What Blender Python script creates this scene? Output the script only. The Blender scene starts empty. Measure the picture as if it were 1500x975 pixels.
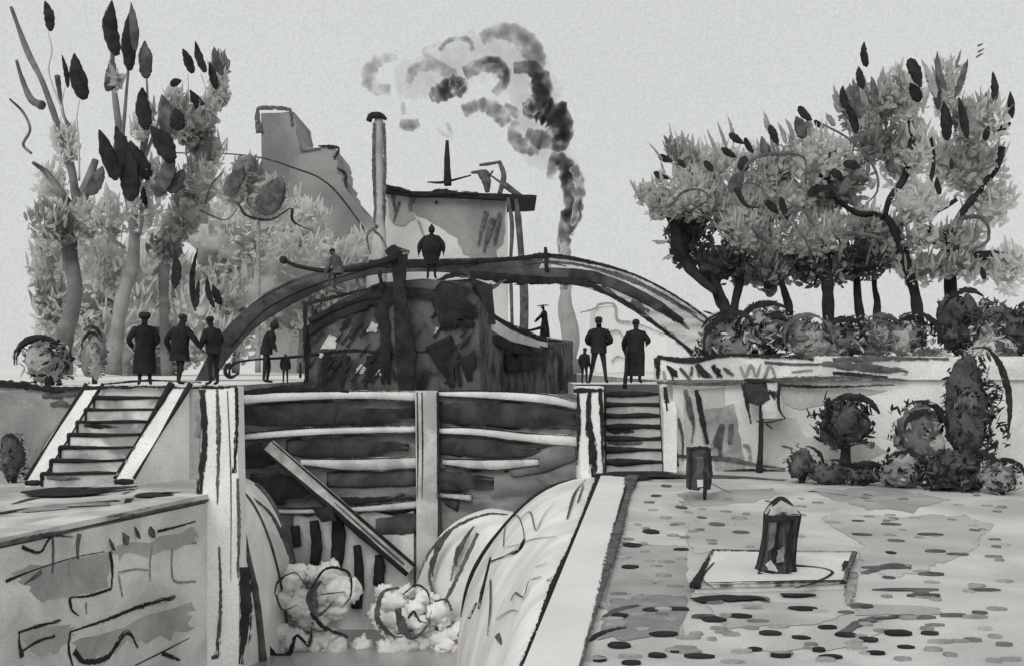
import bpy, math, random
from mathutils import Vector, Matrix, Quaternion, noise as mnoise
random.seed(7)
R = random.random
U = random.uniform
V = Vector
sc = bpy.context.scene
COL = sc.collection

# ------------------------------------------------------------------ measuring
F, HX, HY, EYE = 1500.0, 750.0, 540.0, 2.69       # photo focal length in px, horizon, eye height above the quay
def P(px, py, d):
    return V(((px - HX) / F * d, d, EYE - (py - HY) / F * d))
def G(px, py, z=0.0):
    return P(px, py, (EYE - z) * F / (py - HY))
def ray(px, py, p0, n):
    o = V((0, 0, EYE)); k = V(((px - HX) / F, 1, -(py - HY) / F))
    return o + k * ((p0 - o).dot(n) / k.dot(n))
def lerp(a, b, t): return a + (b - a) * t

# ------------------------------------------------------------------ materials
def lin(s):
    c = s / 255.0
    return c / 12.92 if c <= 0.04045 else ((c + 0.055) / 1.055) ** 2.4
def rgb(s):
    a = min(0.86, lin(s) * 1.22)
    k = 1 - s / 255.0
    warm = 4 * k * (1 - k)
    return (a * (1 + 0.022 * warm), a * (1 - 0.03 * k * k), a * (1.0 - 0.05 * warm + 0.10 * k * k), 1)
MATS = {}
def wash(lo, hi, scale=0.8, grain=22.0, soft=0.22, stretch=(1, 1, 1), rough=0.95, gamp=0.16, bump=0.25, name=None, dry=0.0, leafy=0.0):
    """pigment pooling between two tones, with a fine tooth to the surface"""
    key = (lo, hi, scale, grain, soft, stretch, rough, gamp, bump, dry, leafy)
    if key in MATS: return MATS[key]
    m = bpy.data.materials.new(name or 'ink_wash_%d_%d' % (lo, hi)); m.use_nodes = True
    nt = m.node_tree; nd = nt.nodes; ln = nt.links
    b = nd['Principled BSDF']; b.inputs['Roughness'].default_value = rough
    b.inputs['Specular IOR Level'].default_value = 0.12 if rough > 0.6 else 0.5
    geo = nd.new('ShaderNodeNewGeometry')
    mp = nd.new('ShaderNodeMapping'); mp.inputs['Scale'].default_value = stretch
    ln.new(geo.outputs['Position'], mp.inputs['Vector'])
    n1 = nd.new('ShaderNodeTexNoise'); n1.inputs['Scale'].default_value = scale
    n1.inputs['Detail'].default_value = 5; n1.inputs['Roughness'].default_value = 0.55; n1.inputs['Distortion'].default_value = 0.6
    ln.new(mp.outputs[0], n1.inputs['Vector'])
    cr = nd.new('ShaderNodeValToRGB'); cr.color_ramp.interpolation = 'EASE'
    cr.color_ramp.elements[0].position = 0.5 - soft / 2; cr.color_ramp.elements[0].color = rgb(lo)
    cr.color_ramp.elements[1].position = 0.5 + soft / 2; cr.color_ramp.elements[1].color = rgb(hi)
    ln.new(n1.outputs['Fac'], cr.inputs[0])
    n2 = nd.new('ShaderNodeTexNoise'); n2.inputs['Scale'].default_value = grain; n2.inputs['Detail'].default_value = 2
    ln.new(geo.outputs['Position'], n2.inputs['Vector'])
    mr = nd.new('ShaderNodeMapRange'); mr.inputs['From Min'].default_value = 0.25; mr.inputs['From Max'].default_value = 0.75
    mr.inputs['To Min'].default_value = 1 - gamp; mr.inputs['To Max'].default_value = 1 + gamp
    ln.new(n2.outputs['Fac'], mr.inputs['Value'])
    mx = nd.new('ShaderNodeMix'); mx.data_type = 'RGBA'; mx.blend_type = 'MULTIPLY'; mx.inputs['Factor'].default_value = 1
    ln.new(cr.outputs['Color'], mx.inputs['A']); ln.new(mr.outputs[0], mx.inputs['B'])
    ln.new(mx.outputs['Result'], b.inputs['Base Color'])
    bp = nd.new('ShaderNodeBump'); bp.inputs['Strength'].default_value = bump; bp.inputs['Distance'].default_value = 0.02
    ln.new(n2.outputs['Fac'], bp.inputs['Height']); ln.new(bp.outputs[0], b.inputs['Normal'])
    if leafy:
        tl = nd.new('ShaderNodeBsdfTranslucent'); ln.new(mx.outputs['Result'], tl.inputs['Color']); ml = nd.new('ShaderNodeMixShader'); ml.inputs[0].default_value = leafy
        ln.new(b.outputs[0], ml.inputs[1]); ln.new(tl.outputs[0], ml.inputs[2]); ln.new(ml.outputs[0], nd['Material Output'].inputs['Surface'])
    if dry:
        # ragged, dry-brushed borders: (u along, v across, t end) ride on the mesh as a point attribute
        at_ = nd.new('ShaderNodeAttribute'); at_.attribute_name = 'brush'
        sp = nd.new('ShaderNodeSeparateXYZ'); ln.new(at_.outputs['Vector'], sp.inputs[0])
        def math_(op, a, b=None, c=None):
            n = nd.new('ShaderNodeMath'); n.operation = op
            for i, q in enumerate((a, b, c)):
                if q is None: continue
                if isinstance(q, (int, float)): n.inputs[i].default_value = q
                else: ln.new(q, n.inputs[i])
            return n.outputs[0]
        va = math_('ABSOLUTE', sp.outputs[1])
        def nz(su, sv, det):
            cx = nd.new('ShaderNodeCombineXYZ'); ln.new(math_('MULTIPLY', sp.outputs[0], su), cx.inputs[0]); ln.new(math_('MULTIPLY', sp.outputs[1], sv), cx.inputs[1])
            n = nd.new('ShaderNodeTexNoise'); n.inputs['Scale'].default_value = 1; n.inputs['Detail'].default_value = det; ln.new(cx.outputs[0], n.inputs['Vector']); return n.outputs['Fac']
        e1 = nz(0.42, 1.5, 4); e2 = nz(0.16, 5.0, 3)
        edge = math_('SUBTRACT', math_('SUBTRACT', 1.0, va), math_('MULTIPLY', math_('MAXIMUM', math_('SUBTRACT', e1, 0.40), 0), 1.9 * dry))
        fade = math_('MAXIMUM', math_('SUBTRACT', sp.outputs[2], 0.45), 0)
        val = math_('SUBTRACT', edge, math_('MULTIPLY', fade, math_('MULTIPLY', math_('MAXIMUM', math_('SUBTRACT', e2, 0.40), 0), 9.0 * dry)))
        al = math_('MULTIPLY', math_('ADD', val, 0.02), 9.0); al = math_('MINIMUM', math_('MAXIMUM', al, 0), 1)
        tr = nd.new('ShaderNodeBsdfTransparent'); ms = nd.new('ShaderNodeMixShader')
        ln.new(al, ms.inputs[0]); ln.new(tr.outputs[0], ms.inputs[1]); ln.new(b.outputs[0], ms.inputs[2]); ln.new(ms.outputs[0], nd['Material Output'].inputs['Surface'])
    MATS[key] = m
    return m
INK = wash(32, 50, 3.0, 30, 0.5, dry=1.0)
INKG = wash(58, 98, 2.5, 30, 0.5, dry=1.0)
INKL = wash(112, 150, 2.5, 30, 0.5, dry=1.0)
INKS = wash(32, 50, 3.0, 30, 0.5, dry=0.4)
INKGS = wash(58, 98, 2.5, 30, 0.5, dry=0.4)
SOLID = wash(32, 50, 3.0, 30, 0.5)
PAPER = wash(198, 224, 0.9, 26, 0.5)
PALE = wash(176, 208, 0.8, 24, 0.4)
LIGHT = wash(158, 192, 0.7, 24, 0.3)
MID = wash(128, 160, 0.7, 24, 0.3)
DARK = wash(88, 120, 0.9, 26, 0.4)
DEEP = wash(52, 84, 1.6, 30, 0.45)

# ------------------------------------------------------------------ mesh builder
def spline(pts, n=6):
    """Catmull-Rom through rows of numbers"""
    pts = [tuple(p) for p in pts]
    if len(pts) < 3:
        return [tuple(lerp(a, b, i / n) for a, b in zip(pts[0], pts[1])) for i in range(n + 1)]
    q = [tuple(2 * a - b for a, b in zip(pts[0], pts[1]))] + pts + [tuple(2 * a - b for a, b in zip(pts[-1], pts[-2]))]
    out = []
    for i in range(1, len(q) - 2):
        for k in range(n):
            t = k / n
            out.append(tuple(0.5 * (2 * b + (c - a) * t + (2 * a - 5 * b + 4 * c - d) * t * t + (3 * b - a - 3 * c + d) * t ** 3)
                             for a, b, c, d in zip(q[i - 1], q[i], q[i + 1], q[i + 2])))
    out.append(pts[-1])
    return out

class MB:
    def __init__(s): s.v = []; s.f = []; s.mi = []; s.mats = []; s.sm = []; s.br = []
    def m(s, mat):
        if mat not in s.mats: s.mats.append(mat)
        return s.mats.index(mat)
    def add(s, vs, fs, mat, smooth=False, br=None):
        o = len(s.v); s.v += [tuple(x) for x in vs]; k = s.m(mat); s.br += br if br else [(0, 0, 0)] * len(vs)
        for f in fs: s.f.append([i + o for i in f]); s.mi.append(k); s.sm.append(smooth)
    def box(s, x0, x1, y0, y1, z0, z1, mat, wob=0.0):
        s.prism([(x0, y0), (x1, y0), (x1, y1), (x0, y1)], [z0] * 4, [z1] * 4, mat)
    def prism(s, foot, zb, zt, mat):
        n = len(foot)
        if not isinstance(zb, list): zb = [zb] * n
        if not isinstance(zt, list): zt = [zt] * n
        vs = [(x, y, z) for (x, y), z in zip(foot, zb)] + [(x, y, z) for (x, y), z in zip(foot, zt)]
        fs = [list(range(n))[::-1], [n + i for i in range(n)]] + [[i, (i + 1) % n, n + (i + 1) % n, n + i] for i in range(n)]
        s.add(vs, fs, mat)
    def hull(s, a, b, mat, smooth=False):
        """two matching outlines joined into a solid"""
        n = len(a)
        s.add(list(a) + list(b), [list(range(n)), [n + i for i in range(n)][::-1]] + [[i, n + i, n + (i + 1) % n, (i + 1) % n] for i in range(n)], mat, smooth)
    def plate(s, poly, d, th, mat, rough=0.0, n=5):
        if rough: poly = brushed(poly, rough, n)
        s.hull([P(x, y, d) for x, y in poly], [P(x, y, d) + V((0, th, 0)) for x, y in poly], mat)
    def tube(s, pts, rad, mat, seg=8, n=7, jit=0.10, flat=None, cap=True):
        """pts 3-D, rad list; a tapering rod with a brushed, uneven thickness"""
        if not isinstance(rad, (list, tuple)): rad = [rad] * len(pts)
        rows = spline([(*p, r) for p, r in zip(pts, rad)], n)
        vs = []; fs = []; br = []; prev = None; ph = U(0, 99); run = U(0, 500); marks = flat is not None and flat[1] < 0.95; rm = max(sum(r[3] for r in rows) / len(rows), 1e-4)
        for i, row in enumerate(rows):
            c = V(row[:3]); r = max(row[3], 1e-4) * (1 + jit * 1.6 * mnoise.noise(V((ph, i * 0.45, 0))))
            a = V(rows[max(i - 1, 0)][:3]); b = V(rows[min(i + 1, len(rows) - 1)][:3])
            t = (b - a); t = t.normalized() if t.length > 1e-9 else V((0, 0, 1))
            if prev is None:
                ref = V((0, 1, 0)) if abs(t.y) < 0.8 else V((0, 0, 1)); u = t.cross(ref).normalized()
            else:
                u = (prev - t * prev.dot(t)); u = u.normalized() if u.length > 1e-6 else t.orthogonal().normalized()
            if flat and t.cross(flat[0]).length > 0.05: u = t.cross(flat[0]).normalized() * (-1 if prev is not None and t.cross(flat[0]).dot(prev) < 0 else 1)
            prev = u; w = t.cross(u)
            if i: run += (c - V(rows[i - 1][:3])).length / rm
            te = i / (len(rows) - 1)
            for k in range(seg):
                an = 2 * math.pi * k / seg
                o = u * (math.cos(an) * r) + w * (math.sin(an) * r)
                if flat:
                    o = o - flat[0] * (o.dot(flat[0]) * (1 - flat[1]))
                vs.append(c + o); br.append((run, math.cos(an) * (0.98 if marks else 0), te if marks else 0))
        L = len(rows)
        for i in range(L - 1):
            for k in range(seg):
                fs.append([i * seg + k, i * seg + (k + 1) % seg, (i + 1) * seg + (k + 1) % seg, (i + 1) * seg + k])
        if cap:
            fs.append([k for k in range(seg)][::-1]); fs.append([(L - 1) * seg + k for k in range(seg)])
        s.add(vs, fs, mat, True, br)
    def st(s, pts, d, w, mat=None, th=0.14, **kw):
        """a dark edge or bar measured in photo pixels at distance d (or a list of distances)"""
        n = len(pts)
        ds = d if isinstance(d, (list, tuple)) else [d] * n
        ws = w if isinstance(w, (list, tuple)) else [w * 0.75] + [w] * (n - 2) + [w * 0.75] if n > 2 else [w, w]
        s.tube([P(x, y, q) for (x, y), q in zip(pts, ds)], [a * (0.58 if th < .95 else .5) * q / F for a, q in zip(ws, ds)], mat or INK, flat=(V((0, 1, 0)), th), **kw)
    def sg(s, pts, w, mat=None, z=0.0):
        """a mark lying on level ground at height z; w in px across"""
        ps = [G(x, y, z) for x, y in pts]
        ws = w if isinstance(w, (list, tuple)) else [w] * len(ps)
        rs = []
        for i, (a, p) in enumerate(zip(ws, ps)):
            t = (ps[min(i + 1, len(ps) - 1)] - ps[max(i - 1, 0)]).normalized()
            rs.append(a * .55 * lerp(p.y / F, p.y * p.y / ((EYE - z) * F), abs(t.x) ** 3))
        s.tube([p + V((0, 0, .012)) for p in ps], rs, mat or INK, flat=(V((0, 0, 1)), 0.05))
    def sw(s, pts, w, p0, n, mat=None):
        ps = [ray(x, y, p0, n) for x, y in pts]
        ws = w if isinstance(w, (list, tuple)) else [w] * len(ps)
        s.tube(ps, [a * .38 * p.y / F for a, p in zip(ws, ps)], mat or INK, flat=(n.normalized(), 0.1))
    def leaf(s, c, di, L, W, mat, T=0.35):
        di = di.normalized(); u = di.orthogonal().normalized()
        u.rotate(Quaternion(di, U(0, 6.28))); w = di.cross(u)
        vs = [c - di * L / 2]
        for t, k in ((0.12, 0.5), (0.45, 1.0), (0.82, 0.55)):
            cc = c + di * L * (t - 0.5) + u * U(-0.06, 0.06) * W
            for a in range(5):
                an = a * 2 * math.pi / 5
                vs.append(cc + u * math.cos(an) * W / 2 * k + w * math.sin(an) * W / 2 * k * T)
        vs.append(c + di * L / 2)
        fs = [[0, 1 + (a + 1) % 5, 1 + a] for a in range(5)]
        for r in range(2):
            for a in range(5): fs.append([1 + r * 5 + a, 1 + r * 5 + (a + 1) % 5, 6 + r * 5 + (a + 1) % 5, 6 + r * 5 + a])
        fs += [[11 + a, 11 + (a + 1) % 5, 16] for a in range(5)]
        s.add(vs, fs, mat, True)
    def blade(s, c, di, L, W, mat):
        """one small folded leaf"""
        di = di.normalized(); u = di.orthogonal().normalized(); u.rotate(Quaternion(di, U(0, 6.28))); w = di.cross(u)
        a, b = c - di * L / 2, c + di * L / 2; f = w * W * .18; m1, m2 = c - di * L * .2, c + di * L * .18
        s.add([a, m1 + u * W / 2 + f, m2 + u * W * .42 + f, b, m2 - u * W * .42 + f, m1 - u * W / 2 + f, c - f * .5], [[0, 6, 2, 1], [6, 3, 2], [0, 5, 4, 6], [6, 4, 3]], mat)
    def pad(s, c, di, L, W, mat, T=.25):
        """a broad, round-ended tuft of leaves"""
        di = di.normalized(); u = di.orthogonal().normalized(); u.rotate(Quaternion(di, U(0, 6.28))); w = di.cross(u); ph = U(0, 60)
        vs = [c - di * L / 2]; n = 8; ks = ((.05, .42), (.22, .82), (.5, 1.0), (.78, .82), (.95, .42))
        for t, k in ks:
            cc = c + di * L * (t - .5)
            for a in range(n):
                an = a * 2 * math.pi / n; kk = k * (1 + .3 * mnoise.noise(V((ph, math.cos(an) * 1.5 + t * 3, math.sin(an) * 1.5))))
                vs.append(cc + u * math.cos(an) * W / 2 * kk + w * math.sin(an) * W / 2 * kk * T)
        vs.append(c + di * L / 2); e = len(vs) - 1
        fs = [[0, 1 + (a + 1) % n, 1 + a] for a in range(n)] + [[e - n + a, e - n + (a + 1) % n, e] for a in range(n)]
        for r in range(len(ks) - 1): fs += [[1 + r * n + a, 1 + r * n + (a + 1) % n, 1 + (r + 1) * n + (a + 1) % n, 1 + (r + 1) * n + a] for a in range(n)]
        s.add(vs, fs, mat, True)
    def dab(s, px, py, d, L, W, ang, mat=None):
        """a leaf measured in px: length, width, angle of its tip (degrees, 90 = up)"""
        a = math.radians(ang); k = d / F
        di = V((math.cos(a), U(-0.25, 0.25), math.sin(a)))
        c = P(px, py, d); sd_ = V((-di.z, 0, di.x)) * (U(-.09, .09) * L * k)
        pts = [c - di * L * k * .5, c - di * L * k * .34 + sd_ * .5, c + sd_, c + di * L * k * .3 + sd_ * .6, c + di * L * k * .52]
        s.tube(pts, [W * k * q for q in (.16, .42, .52, .36, .06)], mat or INK, seg=10, flat=(V((0, 1, 0)), .35), jit=.12)
    def blob(s, c, r, mat, amp=0.18, fr=1.6, nu=18, nv=12, seed=None):
        r = V(r) if hasattr(r, '__len__') else V((r, r, r)); ph = U(0, 50)
        vs = [c + V((0, 0, -r.z))]
        for j in range(1, nv):
            th = math.pi * j / nv
            for i in range(nu):
                an = 2 * math.pi * i / nu
                n = V((math.sin(th) * math.cos(an), math.sin(th) * math.sin(an), -math.cos(th)))
                k = 1 + amp * mnoise.noise(n * fr + V((ph, 0, 0))) + amp * 0.5 * mnoise.noise(n * fr * 2.7 + V((0, ph, 0)))
                vs.append(c + V((n.x * r.x, n.y * r.y, n.z * r.z)) * k)
        vs.append(c + V((0, 0, r.z)))
        fs = [[0, 1 + (i + 1) % nu, 1 + i] for i in range(nu)]
        for j in range(nv - 2):
            for i in range(nu):
                a = 1 + j * nu; fs.append([a + i, a + (i + 1) % nu, a + nu + (i + 1) % nu, a + nu + i])
        a = 1 + (nv - 2) * nu
        fs += [[a + i, a + (i + 1) % nu, len(vs) - 1] for i in range(nu)]
        s.add(vs, fs, mat, True)
    def build(s, name, parent=None):
        me = bpy.data.meshes.new(name)
        base = parent.matrix_world.translation.copy() if parent else None
        off = V((0, 0, 0))
        if parent:
            off = WORLD[parent.name]
        me.from_pydata([tuple(V(v) - off) for v in s.v], [], s.f)
        for m in s.mats: me.materials.append(m)
        me.polygons.foreach_set('material_index', s.mi); me.polygons.foreach_set('use_smooth', s.sm)
        me.update()
        if any(b != (0, 0, 0) for b in s.br):
            at = me.attributes.new('brush', 'FLOAT_VECTOR', 'POINT'); at.data.foreach_set('vector', [c for b in s.br for c in b])
        o = bpy.data.objects.new(name, me); COL.objects.link(o)
        WORLD[o.name] = off
        if parent: o.parent = parent
        return o
WORLD = {}
def brushed(poly, amp, n=5):
    out = []; ph = U(0, 99); k = 0
    for i in range(len(poly)):
        a = poly[i]; b = poly[(i + 1) % len(poly)]
        for j in range(n):
            t = j / n; k += 1
            out.append((lerp(a[0], b[0], t) + amp * mnoise.noise(V((ph, k * 0.7, 0))), lerp(a[1], b[1], t) + amp * mnoise.noise(V((k * 0.7, ph, 5)))))
    return out
def tag(o, label=None, cat=None, group=None, kind=None):
    for k, v in (('label', label), ('category', cat), ('group', group), ('kind', kind)):
        if v: o[k] = v
    return o
def thing(name, loc, label, cat, group=None):
    o = bpy.data.objects.new(name, None); COL.objects.link(o); o.empty_display_size = 0.2
    o.location = loc; WORLD[o.name] = V(loc)
    return tag(o, label, cat, group)

# ================================================================== SETTING
ZP = 2.27                      # height of the upper banks above the quay
ZW, ZU = -4.3, 1.55            # water below and above the gates
cl0, cl1 = G(770, 975), G(880, 700)
cr0, cr1 = G(850, 975), G(925, 700)
def edge_l(y): return cl0.x + (cl1.x - cl0.x) * (y - cl0.y) / (cl1.y - cl0.y)
def edge_r(y): return cr0.x + (cr1.x - cr0.x) * (y - cr0.y) / (cr1.y - cr0.y)
# upper banks and far ground, one sheet with the canal cut into it
mb = MB(); GROUND = wash(186, 214, 0.5, 14, 0.4)
mb.add([(-400, 25.02, ZP), (-7.15, 25.02, ZP), (-7.15, 120, ZP), (-400, 120, ZP)], [[0, 1, 2, 3]], GROUND)
mb.add([(1.75, 28.3, ZP), (400, 28.3, ZP), (400, 120, ZP), (5.5, 120, ZP), (5.5, 34, ZP), (1.75, 32, ZP)], [[0, 1, 2, 3, 4, 5]], GROUND)
mb.add([(-400, 120, ZP), (400, 120, ZP), (900, 2500, ZP), (-900, 2500, ZP)], [[0, 1, 2, 3]], GROUND)
# banks of the upper canal
mb.add([(-7.15, 25.02, ZP), (-7.15, 120, ZP), (-7.15, 120, 0), (-7.15, 25.02, 0)], [[0, 1, 2, 3]], MID)
mb.add([(5.5, 34, ZP), (5.5, 120, ZP), (5.5, 120, 0), (5.5, 34, 0)], [[0, 1, 2, 3]], MID)
mb.add([(1.75, 32, ZP), (5.5, 34, ZP), (5.5, 34, 0), (1.75, 32, 0)], [[0, 1, 2, 3]], MID)
mb.add([(1.75, 28.3, ZP), (1.75, 32, ZP), (1.75, 32, -5), (1.75, 28.3, -5)], [[0, 1, 2, 3]], MID)
mb.add([(-7.15, 120, ZP), (5.5, 120, ZP), (5.5, 120, 0), (-7.15, 120, 0)], [[0, 1, 2, 3]], MID)
tag(mb.build('ground'), kind='structure')

WATER = wash(120, 172, 0.5, 12, 0.5, (1, 0.4, 1), 0.22, 0.08)
mb = MB(); mb.add([(-14, -6, ZW), (4, -6, ZW), (4, 27.5, ZW), (-9, 27.5, ZW)], [[0, 1, 2, 3]], WATER)
tag(mb.build('lower_water'), kind='structure')
mb = MB(); mb.add([(-7.15, 28.7, ZU), (1.75, 28.7, ZU), (5.5, 34, ZU), (5.5, 120, ZU), (-7.15, 120, ZU)], [[0, 1, 2, 3, 4]], wash(168, 205, 0.4, 10, 0.5, (1, 0.3, 1), 0.3, 0.08))
tag(mb.build('upper_water'), kind='structure')

# ---- right quay: paving sheet with its setts
QUAY = wash(154, 188, 0.42, 40, 0.4, gamp=0.18)
mb = MB()
ys = [-6, 4, 9.28, 15, 20, 24.9, 27.4]
for a, b in zip(ys[:-1], ys[1:]):
    mb.add([(edge_r(a), a, 0), (70, a, 0), (70, b, 0), (edge_r(b), b, 0)], [[0, 1, 2, 3]], QUAY)
STZ = [0]
def stain(poly, mat, z, amp=5):
    STZ[0] += .0004; z += STZ[0]
    pts = [G(x, y, z) for x, y in brushed(poly, amp, 6)]; c = sum(pts, V()) / len(pts); n = len(pts); u0 = U(0, 90)
    mid = [lerp(c, p, .8) for p in pts]
    mb.add([c] + mid + pts, [[0, 1 + i, 1 + (i + 1) % n] for i in range(n)] + [[1 + i, 1 + n + i, 1 + n + (i + 1) % n, 1 + (i + 1) % n] for i in range(n)], mat, False,
           [(u0, 0, 0)] + [(u0 + min(i, n - i) * 1.2, .55, 0) for i in range(n)] + [(u0 + min(i, n - i) * 1.2, 1, 0) for i in range(n)])
stain([(897, 795), (1010, 795), (1015, 870), (1005, 935), (880, 920)], wash(134, 160, 0.6, 40, 0.4, dry=0.7), 0.004, 10)
stain([(895, 875), (1010, 868), (1000, 928), (868, 940)], wash(100, 136, 0.6, 40, 0.4, dry=0.7), 0.008, 8)
stain([(1000, 765), (1050, 755), (1140, 770), (1125, 805), (1010, 812)], wash(150, 172, 0.6, 40, 0.4, dry=0.7), 0.004, 6)
stain([(985, 722), (1130, 712), (1150, 722), (1090, 738), (1000, 742)], wash(132, 158, 0.6, 30, 0.4, dry=0.7), 0.004, 5)
stain([(1170, 715), (1310, 712), (1400, 730), (1340, 750), (1270, 744), (1220, 730)], wash(128, 156, 0.6, 30, 0.4, dry=0.7), 0.004, 5)
stain([(1190, 752), (1400, 752), (1470, 765), (1420, 815), (1330, 850), (1250, 845), (1260, 800)], wash(148, 170, 0.6, 36, 0.4, dry=0.7), 0.004, 7)
stain([(1030, 885), (1180, 880), (1260, 895), (1200, 915), (1060, 920)], wash(148, 178, 0.6, 40, 0.4, dry=0.7), 0.004, 6)
stain([(1240, 880), (1380, 888), (1388, 900), (1250, 902)], wash(134, 160, 0.6, 40, 0.4, dry=0.7), 0.004, 4)
stain([(1190, 918), (1300, 922), (1240, 950), (1100, 955)], wash(160, 182, 0.6, 40, 0.4, dry=0.7), 0.004, 6)
dabs = [(976,712,14,5,1),(961,726,16,5,1),(998,743,16,7,1),(1008,750,10,5,2),(975,758,16,6,2),(1028,758,12,5,1),(954,779,27,10,0),(926,799,26,10,0),
 (998,805,22,6,0),(923,831,24,8,0),(972,843,20,8,2),(951,853,18,8,2),(1050,768,24,9,1),(1083,759,22,7,2),(1085,780,24,6,1),(908,903,24,12,0),(954,894,24,9,0),
 (992,893,36,8,0),(973,930,42,11,0),(907,946,34,14,0),(877,966,24,13,0),(963,961,26,10,0),(988,954,18,8,0),(1023,962,44,10,0),(925,972,26,9,0),(1045,908,36,13,0),
 (1030,904,36,7,1),(1084,903,36,11,0),(1128,928,32,10,0),(1173,935,28,9,0),(1143,961,30,9,0),(1106,952,22,7,0),(1178,893,44,9,0),(1043,937,14,5,2),(1220,765,22,6,2),
 (1257,763,18,4,1),(1305,768,28,6,1),(1263,783,28,6,1),(1313,792,26,7,1),(1362,783,38,7,1),(1305,810,14,6,0),(1370,808,30,6,1),(1402,812,32,6,1),(1365,841,40,8,1),
 (1302,846,18,6,1),(1442,864,44,6,1),(1175,892,40,9,1),(1212,920,28,10,0),(1240,931,38,12,0),(1397,902,40,6,1),(1272,938,26,10,0),(1315,928,40,14,0),(1362,928,26,9,0),
 (1327,948,24,8,0),(1283,957,28,9,0),(1217,963,36,9,0),(1200,953,18,8,0),(1143,960,30,8,0),(1435,898,22,6,1),(1345,905,50,6,1),(1332,864,100,7,1),(1355,873,50,7,1),
 (1262,888,34,12,1),(1300,832,70,6,1)]
def sett(x, y, w, h, mat, z=0.0, hh=0.018):
    c = G(x, y); d = c.y
    L = w * d / F; D = h * .55 * d * d / (EYE * F)
    n = 14; ph = U(0, 50); sk = U(-0.25, 0.25)
    ring = []
    for i in range(n):
        a = 2 * math.pi * i / n
        k = 1 + 0.22 * mnoise.noise(V((ph, math.cos(a) * 1.5, math.sin(a) * 1.5)))
        ring.append((c.x + math.cos(a) * L / 2 * k + sk * math.sin(a) * D / 2, c.y + math.sin(a) * D / 2 * k))
    mb.prism(ring, z, [hh + U(0, .012)] * n, mat)
for x, y, w, h, t in dabs: sett(x, y, w, h, (INK, INKG, INKL)[t])
for k in range(190):
    y = 722 + 250 * (k / 190) ** 1.1; xl = HX + edge_r(G(0, y).y) / G(0, y).y * F + 14
    x = U(xl, 1480); w_ = lerp(12, 30, (y - 722) / 250) * U(.6, 1.3)
    if not (1005 < x < 1265 and 800 < y < 885): sett(x, y + U(-3, 3), w_, lerp(3.5, 8, (y - 722) / 250) * U(.7, 1.2), random.choice((MID, INKL, INKL, DARK)))
for k in range(60): sett(U(870, 1700), U(985, 1500), U(26, 50), U(9, 14), random.choice((INK, INKG)))
mb.sg([(884, 904), (910, 892), (945, 886)], [4, 9, 4], INKG)
mb.sg([(862, 940), (885, 926), (918, 920)], [4, 9, 6], INK)
mb.sg([(1232, 930), (1255, 915), (1287, 906), (1340, 902)], [10, 10, 8, 5], INKG)
mb.sg([(1265, 840), (1290, 832), (1318, 828), (1334, 834)], [4, 7, 7, 4], INKG)
mb.sg([(1043, 708), (1058, 716), (1072, 722)], 2, INKG)
# dark kerb line where the quay meets the wall and steps
mb.sg([(890, 701), (940, 698), (1010, 700)], [14, 16, 12], INK)
mb.sg([(1010, 697), (1080, 699), (1150, 703)], [6, 5, 4], INKG)
tag(mb.build('quay'), kind='structure')

# ---- left quay
WA, WB = G(0, 790), G(290, 728)
def wl(y): return WA.x + (WB.x - WA.x) * (y - WA.y) / (WB.y - WA.y)
mb = MB()
mb.add([(wl(-6), -6, 0), (wl(10), 10, 0), (WA.x, WA.y, 0), (WB.x, WB.y, 0), (WB.x, 25.05, 0), (-70, 25.05, 0), (-70, -6, 0)], [[0, 1, 2, 3, 4, 5, 6]], wash(138, 186, .6, 30, .35))
mb.sg([(-40, 758), (40, 746), (110, 739), (172, 733)], [12, 14, 12, 8], INK)
mb.sg([(18, 738), (60, 728), (130, 724), (196, 716)], [6, 12, 12, 7], INKG)
mb.sg([(20, 774), (80, 765), (140, 757), (196, 753)], [7, 6, 8, 9], INK)
mb.sg([(60, 718), (120, 722), (200, 712)], [12, 22, 10], INK)
mb.sg([(190, 730), (178, 752)], [10, 3], INK)
mb.sg([(215, 722), (235, 726), (255, 724)], [8, 12, 8], INK)
mb.sg([(200, 747), (236, 738)], [8, 10], INKG)
mb.sg([(30, 750), (90, 742), (160, 738)], [16, 18, 10], INKL)
tag(mb.build('left_quay'), kind='structure')

# ================================================================== WALLS OF THE LOCK
# left chamber wall
p0 = V((WA.x, WA.y, 0)); wd = (WB - WA).normalized(); wn = V((wd.y, -wd.x, 0))
t = thing('lock_wall', (WA.x, WA.y, ZW), 'grey block stone side wall of the lock chamber, on the left below the flight of steps', 'wall')
mb = MB()
WALLM = wash(164, 206, 0.55, 30, 0.35)
a = V((wl(-6), -6, 0)); b = V((WB.x, WB.y, 0)) + wd * 1.6; bk = V((-0.9, 0, 0))
mb.hull([a + V((0, 0, ZW - 0.5)), b + V((0, 0, ZW - 0.5)), b + V((0, 0, -0.16)), a + V((0, 0, -0.07))],
        [q + bk for q in (a + V((0, 0, ZW - 0.5)), b + V((0, 0, ZW - 0.5)), b + V((0, 0, -0.07)), a + V((0, 0, -0.07)))], WALLM)
def zz(*p): return [(x / 2.294, 550 + y / 2.294) for x, y in p]
q0 = p0 + wn * 0.012
def wpatch(poly, mat, off):
    pts = [ray(x, y, p0 + wn * off, wn) for x, y in brushed(poly, 13, 9)]
    bkp = [q - wn * (off + 0.01) for q in pts]
    mb.hull(pts, bkp, mat)
wpatch(zz((40, 650), (360, 600), (375, 720), (140, 765)), wash(138, 160, 0.8, 30, 0.4), 0.006)
wpatch(zz((60, 860), (240, 830), (240, 900), (130, 950)), wash(140, 165, 0.8, 30, 0.4), 0.006)
wpatch(zz((240, 900), (640, 760), (640, 860), (420, 900), (300, 960)), wash(132, 165, 0.8, 30, 0.4), 0.006)
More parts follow.
